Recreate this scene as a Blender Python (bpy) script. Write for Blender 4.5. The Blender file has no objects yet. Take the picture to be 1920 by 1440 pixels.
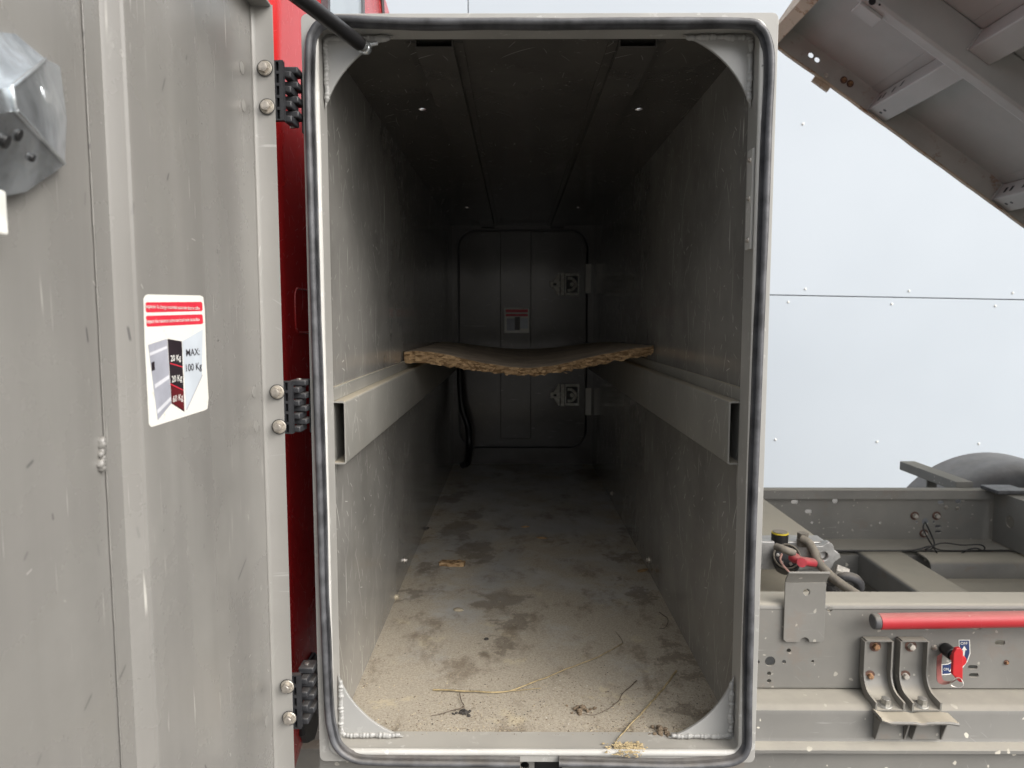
import bpy, bmesh, math, random
from mathutils import Vector, Matrix, noise
random.seed(7)
R = math.radians
sc = bpy.context.scene
C = sc.collection

# ------------------------------------------------------------------ camera, sky, sun, exposure
F = 1331.0
PITCH, YAW = 5.15, 0.3
cam_d = bpy.data.cameras.new('camera')
cam = bpy.data.objects.new('camera', cam_d); C.objects.link(cam)
cam_d.sensor_width = 36; cam_d.lens = 36 * F / 1920
cam_d.clip_start = 0.02; cam_d.clip_end = 500
cam.rotation_euler = (R(90 - PITCH), 0, R(YAW))
cam_d.dof.use_dof = True; cam_d.dof.focus_distance = 1.3; cam_d.dof.aperture_fstop = 8.0
sc.camera = cam

SUN_EL, SUN_AZ = 38, 128
w = bpy.data.worlds.new('World'); sc.world = w; w.use_nodes = True
nt = w.node_tree
bg = nt.nodes['Background']
sky = nt.nodes.new('ShaderNodeTexSky'); sky.sky_type = 'NISHITA'; sky.sun_disc = False
sky.sun_elevation = R(SUN_EL); sky.sun_rotation = R(SUN_AZ); sky.dust_density = 6; sky.air_density = 1.0
hs = nt.nodes.new('ShaderNodeHueSaturation'); hs.inputs['Saturation'].default_value = 0.32
nt.links.new(sky.outputs[0], hs.inputs['Color']); nt.links.new(hs.outputs[0], bg.inputs[0])
bg.inputs[1].default_value = 0.15
sd = bpy.data.lights.new('sun', 'SUN'); sun = bpy.data.objects.new('sun', sd); C.objects.link(sun)
sd.energy = 0.75; sd.angle = R(85); sd.color = (1, .97, .92)
az = R(SUN_AZ); sdir = Vector((math.sin(az) * math.cos(R(SUN_EL)), math.cos(az) * math.cos(R(SUN_EL)), math.sin(R(SUN_EL))))
sun.rotation_euler = sdir.to_track_quat('Z', 'Y').to_euler(); sun.location = (0, -8, 12)
vs = sc.view_settings
vs.view_transform = 'Standard'; vs.look = 'None'; vs.gamma = 1; vs.use_curve_mapping = False; vs.exposure = 0.78
sc.cycles.use_denoising = True
sc.cycles.max_bounces = 10; sc.cycles.diffuse_bounces = 6; sc.cycles.glossy_bounces = 5

# ------------------------------------------------------------------ measuring: photo pixel (1920x1440) on a plane of known depth -> place
def ray(u, v):
    xc = (u - 960) / F; yc = (720 - v) / F; t = R(PITCH)
    d = Vector((xc, math.cos(t) + yc * math.sin(t), -math.sin(t) + yc * math.cos(t)))
    c, s = math.cos(R(YAW)), math.sin(R(YAW))
    return Vector((c * d.x - s * d.y, s * d.x + c * d.y, d.z))
def at(u, v, Y): d = ray(u, v); return d * (Y / d.y)
def atz(u, v, z): d = ray(u, v); return d * (z / d.z)
def atx(u, v, x): d = ray(u, v); return d * (x / d.x)

# ------------------------------------------------------------------ materials
class NT:
    def __init__(s, name):
        s.m = bpy.data.materials.new(name); s.m.use_nodes = True
        s.t = s.m.node_tree; s.b = s.t.nodes['Principled BSDF']
        s.co = s.n('ShaderNodeTexCoord').outputs['Object']
    def n(s, typ, **k):
        nd = s.t.nodes.new(typ)
        for a, v in k.items(): setattr(nd, a, v)
        return nd
    def put(s, sock, v):
        if isinstance(v, bpy.types.NodeSocket): s.t.links.new(v, sock)
        else: sock.default_value = v
    def math(s, op, a, b=0.0, clamp=False):
        nd = s.n('ShaderNodeMath', operation=op, use_clamp=clamp); s.put(nd.inputs[0], a); s.put(nd.inputs[1], b); return nd.outputs[0]
    def mapv(s, scale=(1, 1, 1), rot=(0, 0, 0), loc=(0, 0, 0), co=None):
        nd = s.n('ShaderNodeMapping'); s.put(nd.inputs[0], co or s.co)
        nd.inputs['Scale'].default_value = scale; nd.inputs['Rotation'].default_value = [R(a) for a in rot]; nd.inputs['Location'].default_value = loc
        return nd.outputs[0]
    def noise(s, scale, detail=4, rough=.55, co=None, dist=0):
        nd = s.n('ShaderNodeTexNoise'); s.put(nd.inputs['Vector'], co or s.co)
        nd.inputs['Scale'].default_value = scale; nd.inputs['Detail'].default_value = detail
        nd.inputs['Roughness'].default_value = rough; nd.inputs['Distortion'].default_value = dist
        return nd.outputs['Fac']
    def vor(s, scale, feature='F1', co=None, out='Distance', rand=1):
        nd = s.n('ShaderNodeTexVoronoi', feature=feature); s.put(nd.inputs['Vector'], co or s.co)
        nd.inputs['Scale'].default_value = scale; nd.inputs['Randomness'].default_value = rand
        return nd.outputs[out]
    def step(s, v, lo, hi):
        nd = s.n('ShaderNodeMapRange', interpolation_type='SMOOTHSTEP'); s.put(nd.inputs[0], v)
        nd.inputs[1].default_value = lo; nd.inputs[2].default_value = hi; return nd.outputs[0]
    def mix(s, fac, a, b):
        nd = s.n('ShaderNodeMix', data_type='RGBA'); s.put(nd.inputs[0], fac)
        s.put(nd.inputs[6], (*a, 1) if isinstance(a, tuple) and len(a) == 3 else a)
        s.put(nd.inputs[7], (*b, 1) if isinstance(b, tuple) and len(b) == 3 else b); return nd.outputs[2]
    def scr(s, plane, scale, L, w_, dens, base=90, spread=110, seed=0):
        x = s.n('ShaderNodeSeparateXYZ'); s.put(x.inputs[0], s.co); o_ = x.outputs; i, j = {'yz': (1, 2), 'xz': (0, 2), 'xy': (0, 1)}[plane]
        cb = s.n('ShaderNodeCombineXYZ'); s.put(cb.inputs[0], s.math('ADD', o_[i], 10 + seed * 1.37)); s.put(cb.inputs[1], s.math('ADD', o_[j], 10 + seed * 2.11))
        v = s.n('ShaderNodeTexVoronoi', voronoi_dimensions='2D'); s.put(v.inputs['Vector'], cb.outputs[0]); v.inputs['Scale'].default_value = scale
        d = s.n('ShaderNodeVectorMath', operation='SUBTRACT'); s.put(d.inputs[0], cb.outputs[0]); s.put(d.inputs[1], v.outputs['Position'])
        c = s.n('ShaderNodeSeparateColor'); s.put(c.inputs[0], v.outputs['Color']); r_, g_, b_ = c.outputs
        rot = s.n('ShaderNodeVectorRotate', rotation_type='Z_AXIS'); s.put(rot.inputs['Vector'], d.outputs[0])
        s.put(rot.inputs['Angle'], s.math('ADD', R(-base), s.math('MULTIPLY', s.math('SUBTRACT', r_, .5), R(spread))))
        q = s.n('ShaderNodeSeparateXYZ'); s.put(q.inputs[0], rot.outputs[0])
        k = s.math('MULTIPLY', s.math('POWER', s.math('SUBTRACT', s.math('MULTIPLY', g_, 2.0), 1.0), 3.0), 6.0)
        yy = s.math('ABSOLUTE', s.math('ADD', q.outputs[1], s.math('MULTIPLY', k, s.math('MULTIPLY', q.outputs[0], q.outputs[0]))))
        ln = s.math('MULTIPLY', L, s.math('ADD', .25, s.math('MULTIPLY', b_, .75)))
        m1 = s.step(yy, w_, w_ * .3)
        m2 = s.step(s.math('DIVIDE', s.math('ABSOLUTE', q.outputs[0]), ln), 1.0, .5)
        m3 = s.math('LESS_THAN', s.math('FRACT', s.math('MULTIPLY', g_, 13.7)), dens)
        fade = s.math('ADD', .3, s.math('MULTIPLY', s.math('FRACT', s.math('MULTIPLY', b_, 7.7)), .7))
        return s.math('MULTIPLY', s.math('MULTIPLY', m1, m2), s.math('MULTIPLY', m3, fade))
    def warp(s, scale, amt):
        nd = s.n('ShaderNodeTexNoise'); s.put(nd.inputs['Vector'], s.co); nd.inputs['Scale'].default_value = scale
        a = s.n('ShaderNodeVectorMath', operation='SCALE'); s.t.links.new(nd.outputs['Color'], a.inputs[0]); a.inputs['Scale'].default_value = amt
        b = s.n('ShaderNodeVectorMath', operation='ADD'); s.put(b.inputs[0], s.co); s.t.links.new(a.outputs[0], b.inputs[1]); return b.outputs[0]
    def up(s):
        g = s.n('ShaderNodeNewGeometry'); x = s.n('ShaderNodeSeparateXYZ'); s.t.links.new(g.outputs['Normal'], x.inputs[0]); return x.outputs[2]
    def bump(s, h, strength=.2, dist=.002):
        nd = s.n('ShaderNodeBump'); nd.inputs['Strength'].default_value = strength; nd.inputs['Distance'].default_value = dist
        s.put(nd.inputs['Height'], h); s.t.links.new(nd.outputs[0], s.b.inputs['Normal'])
    def end(s, col, rough=.5, metal=0.0, spec=.5):
        s.put(s.b.inputs['Base Color'], (*col, 1) if isinstance(col, tuple) and len(col) == 3 else col)
        s.put(s.b.inputs['Roughness'], rough); s.put(s.b.inputs['Metallic'], metal); s.b.inputs['Specular IOR Level'].default_value = spec
        return s.m

def paint(name, col, rough=.42, scratch=.5, dust=.3, speck=0.0, chip=0.0, rust=0.0, vert=True, spec=.5, mottle=.12, dustcol=(.40, .35, .26), specksize=26, sb=1.0, plane='yz', lines=((9, .05, .0009, .5, 120, 1), (18, .028, .0009, .6, 120, 2), (36, .014, .0008, .7, 150, 3)), scuffk=.5, black=0.0, scol=None, pmin=.35, srough=.12, bmp=.25, streak=0.0, spd=.62):
    s = NT(name)
    n1 = s.noise(3.5, 6, .6)
    c = s.mix(s.step(n1, .3, .7), tuple(x * (1 - mottle) for x in col), tuple(x * (1 + mottle) for x in col))
    r = s.math('ADD', rough - .08, s.math('MULTIPLY', s.noise(9, 5), .16))
    if streak:
        sn = s.noise(1, 5, .6, co=s.mapv((9, 9, .7), loc=(3, 1, 5))); c = s.mix(s.math('MULTIPLY', s.step(sn, .42, .66), streak), c, tuple(x * .70 for x in col))
        sm = s.math('MULTIPLY', s.step(s.noise(2.6, 7, .7, co=s.mapv(loc=(9, 4, 2))), .50, .70), streak * .8); c = s.mix(sm, c, tuple(min(.8, x * 1.32) for x in col)); r = s.math('ADD', r, s.math('MULTIPLY', sm, .25))
    if scratch:
        # long straight rubs, mostly vertical, in patches
        st = None
        for i, (rx, ry, rz) in enumerate([(4, 6, 0), (-14, -11, 20), (33, 24, 50)]):
            nn = s.noise(1, 2, .5, co=s.mapv((150, 150, 6) if vert else (8, 140, 140), (rx, ry, rz), (i * 3.1, i, i * 7)))
            m = s.math('MULTIPLY', s.step(nn, .69, .76), s.step(s.noise(4 + i, 3, .6, co=s.mapv(loc=(i * 5, 2, 9))), .5, .66))
            st = m if st is None else s.math('MAXIMUM', st, m)
        hair = None
        for sc_i, L, w_, dn, sp_, sd_ in lines:
            h_ = s.scr(plane, sc_i, L, w_, dn, 90 if vert else 0, sp_, sd_); hair = h_ if hair is None else s.math('MAXIMUM', hair, h_)
        patch = s.step(s.noise(3.5, 4, .6, co=s.mapv(loc=(8, 1, 3))), .44, .64)
        hair = s.math('MULTIPLY', hair, s.math('ADD', pmin, s.math('MULTIPLY', patch, 1 - pmin)))
        scuff = s.math('MULTIPLY', s.step(s.noise(38, 6, .75, co=s.mapv((1, 1, .35), (12, 8, 0))), .62, .74), s.step(s.noise(5, 3, co=s.mapv(loc=(3, 3, 1))), .52, .64))
        tot = s.math('MAXIMUM', s.math('MAXIMUM', st, hair), s.math('MULTIPLY', scuff, scuffk))
        if black:
            bk = s.math('MAXIMUM', s.scr(plane, 7, .035, .0022, .18, 60, 90, 5), s.scr(plane, 16, .012, .0018, .16, 60, 120, 6))
            c = s.mix(s.math('MULTIPLY', bk, black), c, (.03, .03, .035))
        c = s.mix(s.math('MULTIPLY', tot, scratch), c, scol or tuple(min(.8, x * 1.0 * sb + .26 * sb) for x in col))
        r = s.math('ADD', r, s.math('MULTIPLY', tot, srough))
    if chip:
        cn = s.math('MULTIPLY', s.step(s.noise(45, 5, .7, dist=.4), .6, .64), s.step(s.noise(6, 3), .42, .6))
        c = s.mix(s.math('MULTIPLY', cn, chip), c, (.72, .72, .70))
        dk = s.step(s.noise(70, 4, .7, co=s.mapv(loc=(4, 4, 4))), .70, .73)
        c = s.mix(s.math('MULTIPLY', dk, chip * .8), c, (.05, .05, .05))
    if speck:
        d = s.vor(specksize, co=s.warp(30, .025)); big = s.vor(specksize, out='Color', co=s.warp(30, .025))
        sx = s.n('ShaderNodeSeparateColor'); s.t.links.new(big, sx.inputs[0])
        rad = s.math('MULTIPLY', s.step(sx.outputs[0], spd, 1.0), .24)
        msk = s.step(s.math('SUBTRACT', d, rad), .03, -.01)
        msk = s.math('MULTIPLY', msk, s.step(sx.outputs[0], spd, spd + .04))
        c = s.mix(s.math('MULTIPLY', msk, speck), c, (.72, .68, .58))
    if rust:
        rm = s.math('MULTIPLY', s.step(s.noise(11, 6, .7), .56, .66), rust)
        c = s.mix(rm, c, (.23, .11, .045))
        r = s.math('ADD', r, s.math('MULTIPLY', rm, .3))
    if dust:
        u = s.step(s.up(), .45, .95)
        dm = s.math('MULTIPLY', u, s.math('MULTIPLY', s.math('ADD', .55, s.math('MULTIPLY', s.noise(14, 6, .65), .9)), dust), True)
        c = s.mix(dm, c, dustcol)
        r = s.math('ADD', r, s.math('MULTIPLY', dm, .35))
        film = s.math('MULTIPLY', s.step(s.noise(2.2, 6, .6, co=s.mapv(loc=(6, 2, 1))), .42, .72), dust * .22)
        c = s.mix(film, c, dustcol)
    s.bump(s.math('ADD', s.noise(2.0, 2), s.math('MULTIPLY', s.noise(160, 3), .03)), bmp, .01)
    return s.end(c, r, 0, spec)

GREY = (.292, .284, .264)
M = {}
XZ = dict(plane='xz', vert=False, lines=((9, .05, .0009, .3, 160, 1), (22, .02, .0010, .4, 180, 2)))
DENSE = ((3.2, .15, .0013, .6, 50, 1), (6.5, .08, .0012, .75, 80, 2), (13, .035, .0012, .65, 100, 3), (27, .014, .0012, .6, 160, 4))

DOORK = dict(scuffk=.8, black=.6, pmin=.0, scol=(.55, .54, .50))
M['door'] = paint('grey_door_paint', (.208, .203, .191), .27, .62, .12, mottle=.06, streak=.4, bmp=.18, lines=((4, .05, .0009, .10, 50, 1), (10, .022, .0009, .14, 90, 2), (30, .007, .0011, .10, 170, 3)), **DOORK)
M['door_edge'] = paint('grey_door_edge_paint', (.235, .23, .217), .34, .4, .12, mottle=.06, scuffk=.5, **XZ)
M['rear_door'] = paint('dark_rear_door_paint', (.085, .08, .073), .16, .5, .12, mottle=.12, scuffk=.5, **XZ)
WK = dict(scol=(.76, .75, .71), srough=.05, pmin=.35)
M['wall'] = paint('scuffed_grey_wall_paint', (.215, .21, .196), .15, .9, .3, mottle=.2, bmp=.06, lines=DENSE, **WK)
M['roof'] = paint('scuffed_grey_roof_shade_paint', (.085, .08, .073), .22, .45, .2, mottle=.16, lines=((9, .05, .001, .3, 100, 1), (22, .02, .001, .35, 140, 2)), plane='xy', **WK)  # same grey paint as the walls, darkened so the roof's shade is in its colour
M['rail'] = paint('grey_rail_paint', (.25, .245, .225), .38, .85, .75, mottle=.12, lines=DENSE, **WK)
M['frame'] = paint('grey_frame_paint', (.335, .33, .313), .38, .3, .25, chip=.35, **XZ)
M['lip'] = paint('worn_frame_lip_paint', (.50, .495, .47), .4, .3, .2, chip=.8)
M['gusset'] = paint('gusset_paint', (.34, .34, .33), .25, .25, .2, mottle=.08, **XZ)
M['weld'] = paint('painted_weld', (.38, .38, .365), .25, 0, .2, chip=.2)
DC = (.37, .345, .29)
M['chassis'] = paint('dusty_grey_chassis_paint', (.185, .18, .166), .55, .35, 1.0, rust=.10, speck=.32, mottle=.1, specksize=48, dustcol=DC, **XZ)
M['chassis_low'] = paint('splashed_chassis_paint', (.18, .176, .163), .55, .4, .8, speck=.75, mottle=.1, specksize=34, spd=.52, dustcol=DC, **XZ)
M['beam'] = paint('dusty_beam_paint', (.215, .208, .193), .6, .2, 1.0, rust=.18, mottle=.12, dustcol=(.42, .38, .30), **XZ)
M['bed'] = paint('tipper_underside_paint', (.40, .393, .38), .42, .14, .2, mottle=.08, **XZ)
M['bed_rail'] = paint('stained_bed_rail_paint', (.40, .385, .36), .45, .14, .2, mottle=.12, rust=.55, **XZ)
M['bed_edge'] = paint('rusty_bed_edge_paint', (.46, .37, .27), .55, .2, .2, rust=.9, mottle=.15, **XZ)
M['red'] = paint('red_cab_paint', (.43, .012, .014), .25, .12, .06, mottle=.04, spec=.6, sb=.3)
M['redbar'] = paint('dusty_red_bar_paint', (.42, .022, .03), .45, .3, .6, speck=.3, mottle=.1, dustcol=(.42, .24, .21), specksize=40)

def simple(name, col, rough=.5, metal=0.0, var=.2, scale=20, bump=.0, spec=.5, dust=0.0):
    s = NT(name)
    c = s.mix(s.step(s.noise(scale, 5, .6), .3, .7), tuple(x * (1 - var) for x in col), tuple(min(1, x * (1 + var)) for x in col))
    if dust:
        dm = s.math('MULTIPLY', s.step(s.up(), .2, .9), s.math('MULTIPLY', s.noise(scale * 1.5, 5, .65), dust * 1.6), True)
        c = s.mix(dm, c, (.40, .35, .28))
    if bump: s.bump(s.noise(scale * 3, 4), bump, .002)
    return s.end(c, rough, metal, spec)
M['rubber'] = simple('grey_black_rubber', (.075, .077, .083), .45, 0, .45, 25, .15, dust=.22)
M['plastic'] = simple('black_hinge_plastic', (.022, .023, .026), .5, 0, .3, 40, .1, dust=.08)
M['black'] = simple('black_plastic', (.012, .012, .013), .4)
M['steel'] = simple('zinc_bolt_steel', (.62, .58, .53), .28, .85, .25, 90)
M['zinc'] = simple('galvanised_latch_steel', (.64, .68, .71), .25, .85, .3, 22, .2)
M['steel_dk'] = simple('dull_flange_steel', (.40, .37, .32), .5, .6, .3, 90)
M['rustbolt'] = simple('rusty_bolt', (.30, .17, .09), .75, .2, .55, 90, .4)
M['rustring'] = simple('rust_washer', (.11, .06, .045), .8, 0, .35, 60, .3)
M['pale_bolt'] = simple('pale_dusty_bolt', (.50, .47, .42), .55, .2, .25, 60, .2)
M['grey_bolt'] = simple('grey_zinc_bolt', (.36, .35, .32), .4, .5, .3, 60, .2)
M['alu'] = simple('cast_aluminium', (.48, .48, .47), .45, .7, .2, 30, .3, dust=.5)
M['hose'] = simple('dusty_hose_rubber', (.16, .145, .12), .75, 0, .3, 30, .2, dust=.5)
M['dkhose'] = simple('dark_hose_rubber', (.075, .075, .08), .6, 0, .3, 30, .2, dust=.5)
M['oldzinc'] = simple('tarnished_latch_steel', (.85, .82, .72), .45, 0, .3, 60, .3)
M['guard'] = simple('grey_plastic_mudguard', (.14, .14, .142), .45, 0, .2, 12, .05, dust=.25)
M['boot'] = simple('dusty_red_rubber', (.45, .045, .06), .5, 0, .2, 20, dust=.45)
M['redkey'] = simple('red_key_plastic', (.50, .025, .03), .35, 0, .08, 30)
M['paleRed'] = simple('faded_red_strap', (.30, .10, .09), .6, 0, .35, 30, dust=.3)
M['yellow'] = simple('yellow_plastic', (.62, .48, .03), .5)
M['blue'] = simple('blue_plastic', (.02, .08, .5), .4)
M['white'] = simple('white_plastic', (.7, .7, .66), .5)
M['pink'] = simple('pink_wire', (.55, .33, .28), .6)
M['wire'] = simple('black_wire', (.03, .03, .03), .55, dust=.15)
M['stick_white'] = NT('sticker_white')
s = M['stick_white']; M['stick_white'] = s.end(s.mix(s.math('MULTIPLY', s.step(s.noise(60, 6, .7), .6, .72), .7), (.74, .73, .68), (.42, .37, .27)), .4)
M['stick_red'] = simple('sticker_red', (.62, .03, .055), .4, var=.05)
M['stick_wall'] = simple('sticker_grey_print', (.34, .35, .40), .4, var=.12)
M['stick_line'] = simple('sticker_pale_print', (.62, .63, .67), .4, var=.08)
M['stick_dark'] = simple('sticker_black_print', (.022, .016, .02), .4, var=.2)
M['stick_maroon'] = simple('sticker_maroon_print', (.11, .012, .016), .4)
M['stick_door'] = simple('sticker_pale_blue_print', (.52, .57, .62), .4, var=.06)
M['stick_blue'] = simple('sticker_navy', (.025, .045, .13), .4, var=.1)
M['twig'] = simple('dry_twig', (.33, .26, .14), .75, 0, .35, 80, .3)
M['dktwig'] = simple('dark_twig', (.10, .075, .055), .8, 0, .4, 80, .3)
M['leaf'] = simple('dead_leaf', (.30, .19, .09), .7, 0, .4, 60, .3)
M['stone'] = simple('tan_stone', (.38, .33, .24), .85, 0, .3, 60, .5)
M['crumb0'] = simple('tan_crumb', (.42, .36, .25), .9)
M['crumb1'] = simple('brown_crumb', (.16, .12, .08), .9)
M['crumb2'] = simple('dark_crumb', (.05, .045, .04), .9)
M['crumb3'] = simple('pale_crumb', (.50, .47, .41), .8)
M['foam'] = simple('ochre_foam', (.42, .33, .185), .85, 0, .25, 90, .6)
M['glass'] = simple('cab_glass', (.35, .40, .44), .05, 0, .05, 4)

s = NT('dirty_metal_floor')
x = s.n('ShaderNodeSeparateXYZ'); s.t.links.new(s.co, x.inputs[0])
base = s.mix(s.step(s.noise(5, 6, .6), .35, .65), (.35, .345, .33), (.43, .425, .405))
streak = s.step(s.noise(1, 4, .6, co=s.mapv((60, 4, 1))), .55, .75)
base = s.mix(s.math('MULTIPLY', streak, .35), base, (.38, .375, .36))
dust_n = s.noise(3.2, 8, .68); front = s.step(x.outputs[1], .25, -1.25)
dm = s.math('MULTIPLY', s.step(s.math('ADD', dust_n, s.math('MULTIPLY', front, .22)), .42, .66), .9)
edge = s.step(s.math('ABSOLUTE', x.outputs[0]), .2, .35)
dm = s.math('MAXIMUM', dm, s.math('MULTIPLY', edge, s.step(s.noise(7, 6, .7), .4, .6)))
fine = s.noise(240, 5, .8)
dcol = s.mix(s.step(fine, .36, .62), (.29, .25, .19), (.45, .395, .305))
c = s.mix(dm, base, dcol)
pale = s.math('MULTIPLY', s.step(s.noise(9, 7, .7, co=s.mapv(loc=(2, 5, 1))), .57, .66), s.math('MULTIPLY', front, .75))
c = s.mix(s.math('MULTIPLY', pale, .8), c, (.54, .46, .31))
brown = s.math('MULTIPLY', s.step(s.noise(6, 9, .75, co=s.mapv((1.6, 1, 1), loc=(7, 1, 2))), .50, .66), .62)
c = s.mix(brown, c, (.13, .095, .06))
wet = None
STAINS = [(930, 1125, .085), (965, 1165, .05), (885, 1030, .075), (860, 985, .08), (840, 935, .08), (1170, 1045, .055), (1270, 1225, .05), (1300, 1262, .035), (1165, 1085, .03), (1120, 890, .16), (1200, 1120, .04), (950, 1215, .05), (870, 1000, .05), (885, 965, .05), (840, 1000, .06), (868, 925, .07), (905, 1045, .05), (800, 1060, .04), (770, 1120, .035), (1180, 1000, .05), (1290, 1330, .035)]
FLOOR_C = Vector((.0365, 2.4025, -.7425))
_w1 = s.n('ShaderNodeTexNoise'); s.put(_w1.inputs['Vector'], s.co); _w1.inputs['Scale'].default_value = 13; _w1.inputs['Detail'].default_value = 6; _w1.inputs['Roughness'].default_value = .7
_a = s.n('ShaderNodeVectorMath', operation='SCALE'); s.t.links.new(_w1.outputs['Color'], _a.inputs[0]); _a.inputs['Scale'].default_value = .34
_b = s.n('ShaderNodeVectorMath', operation='ADD'); s.put(_b.inputs[0], s.co); s.t.links.new(_a.outputs[0], _b.inputs[1]); wc = _b.outputs[0]
for (u, v, rr) in STAINS:
    p = atz(u, v, -.735) - FLOOR_C
    d = s.n('ShaderNodeVectorMath', operation='DISTANCE'); s.put(d.inputs[0], s.mapv((1, .8, 0), co=wc)); d.inputs[1].default_value = (p.x + .17, p.y * .8 + .136, 0)
    m = s.step(d.outputs['Value'], rr, rr * .45)
    wet = m if wet is None else s.math('MAXIMUM', wet, m)
wet = s.math('MULTIPLY', wet, .6)
c = s.mix(wet, c, (.125, .10, .072))
sp = s.step(s.noise(330, 2, .5), .69, .72); c = s.mix(s.math('MULTIPLY', sp, .5), c, (.06, .045, .03))
sp2 = s.step(s.noise(300, 2, .5, co=s.mapv(loc=(3, 3, 3))), .71, .73); c = s.mix(s.math('MULTIPLY', sp2, .7), c, (.66, .62, .54))
s.bump(s.math('ADD', s.math('MULTIPLY', fine, dm), s.noise(3, 2)), .35, .003)
M['floor'] = s.end(c, s.math('ADD', .42, s.math('MULTIPLY', dm, .4)), 0, .5)

s = NT('chipboard_edge')
ch = s.vor(150, out='Color', co=s.mapv((.45, 1, 1.5)))
sx = s.n('ShaderNodeSeparateColor'); s.t.links.new(ch, sx.inputs[0])
c = s.mix(sx.outputs[0], (.16, .095, .045), (.56, .385, .215))
c = s.mix(s.step(s.noise(120, 4, .7), .58, .68), c, (.10, .06, .03))
s.bump(s.math('ADD', sx.outputs[1], s.noise(200, 3)), .9, .004); M['chip_edge'] = s.end(c, .9, 0, .2)
s = NT('chipboard_face')
c = s.mix(s.step(s.noise(9, 7, .7), .35, .65), (.42, .34, .26), (.62, .52, .40))
c = s.mix(s.step(s.noise(90, 4, .7), .58, .7), c, (.66, .55, .42))
s.bump(s.noise(70, 5, .7), .5, .003); M['chip_face'] = s.end(c, .85, 0, .2)
s = NT('composite_wall_panel')
c = s.mix(s.step(s.noise(.5, 3), .3, .7), (.45, .50, .55), (.48, .53, .58)); M['facade'] = s.end(c, .5, 0, .4)
s = NT('concrete_ground')
c = s.mix(s.step(s.noise(1.2, 8, .65), .3, .7), (.10, .097, .09), (.16, .153, .14)); c = s.mix(s.step(s.noise(60, 4, .7), .55, .7), c, (.05, .048, .044))
s.bump(s.noise(50, 6, .7), .4, .004); M['ground'] = s.end(c, .85)

# ------------------------------------------------------------------ mesh helpers
WL = {}
def finish(name, bm, mat, parent=None, smooth=None, bevel=0, seg=2, loc=None, label=None, kind=None):
    bmesh.ops.recalc_face_normals(bm, faces=bm.faces)
    co = [v.co for v in bm.verts]
    c = loc if loc is not None else Vector([(min(p[i] for p in co) + max(p[i] for p in co)) / 2 for i in range(3)])
    bmesh.ops.translate(bm, vec=-c, verts=bm.verts)
    me = bpy.data.meshes.new(name); bm.to_mesh(me); bm.free()
    for m in (mat if isinstance(mat, (list, tuple)) else [mat]): me.materials.append(m)
    o = bpy.data.objects.new(name, me); C.objects.link(o)
    place(o, c, parent)
    if smooth is not None:
        me.shade_smooth(); me.set_sharp_from_angle(angle=R(smooth))
    if bevel:
        b = o.modifiers.new('bevel', 'BEVEL'); b.width = bevel; b.segments = seg; b.limit_method = 'ANGLE'; b.angle_limit = R(40)
        b.harden_normals = False
    if label: o['label'] = label
    if kind: o['kind'] = kind
    return o
def place(o, wloc, parent):
    WL[o.name] = Vector(wloc)
    if parent: o.parent = parent; o.location = Vector(wloc) - WL[parent.name]
    else: o.location = wloc
def tag(o, label, cat, group=None):
    o['label'] = label; o['category'] = cat
    if group: o['group'] = group
    return o
def thing(name, loc, label, cat, group=None):
    o = bpy.data.objects.new(name, None); C.objects.link(o); o.empty_display_size = .1; place(o, loc, None)
    return tag(o, label, cat, group)
def inst(name, me, wloc, rot, parent, scale=1, label=None):
    o = bpy.data.objects.new(name, me); C.objects.link(o); place(o, wloc, parent); o.rotation_euler = rot; o.scale = (scale,) * 3
    if label: o['label'] = label
    return o
def BM(): return bmesh.new()
def bx(bm, x0, x1, y0, y1, z0, z1, mi=0):
    r = bmesh.ops.create_cube(bm, size=1)['verts']
    for v in r: v.co = Vector((x0 + (v.co.x + .5) * (x1 - x0), y0 + (v.co.y + .5) * (y1 - y0), z0 + (v.co.z + .5) * (z1 - z0)))
    for f in {f for v in r for f in v.link_faces}: f.material_index = mi
    return r
AX = {'x': lambda p, a: Vector((a, p[0], p[1])), 'y': lambda p, a: Vector((p[0], a, p[1])), 'z': lambda p, a: Vector((p[0], p[1], a))}
def extr(bm, pts, axis, a0, a1, mi=0):
    A = AX[axis]; v0 = [bm.verts.new(A(p, a0)) for p in pts]; v1 = [bm.verts.new(A(p, a1)) for p in pts]; n = len(pts)
    fs = [bm.faces.new(v0[::-1]), bm.faces.new(v1)] + [bm.faces.new((v0[i], v0[(i + 1) % n], v1[(i + 1) % n], v1[i])) for i in range(n)]
    for f in fs: f.material_index = mi
    return v0 + v1
def plate(bm, outer, holes, axis, a0, a1, mi=0):
    A = AX[axis]; ed = []; vv = []
    for lp in [outer] + list(holes):
        vs_ = [bm.verts.new(A(p, a0)) for p in lp]; vv += vs_
        ed += [bm.edges.new((vs_[i], vs_[(i + 1) % len(vs_)])) for i in range(len(vs_))]
    g = bmesh.ops.triangle_fill(bm, edges=ed, use_beauty=True)['geom']
    fs = [f for f in g if isinstance(f, bmesh.types.BMFace)]
    ex = bmesh.ops.extrude_face_region(bm, geom=fs, use_keep_orig=True)['geom']
    nv = [v for v in ex if isinstance(v, bmesh.types.BMVert)]
    bmesh.ops.translate(bm, vec=A((0, 0), a1 - a0), verts=nv)
    for f in set(fs) | {f for v in nv for f in v.link_faces}: f.material_index = mi
    return vv + nv
def circ(cx, cy, r, n=16): return [(cx + r * math.cos(2 * math.pi * i / n), cy + r * math.sin(2 * math.pi * i / n)) for i in range(n)]
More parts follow.
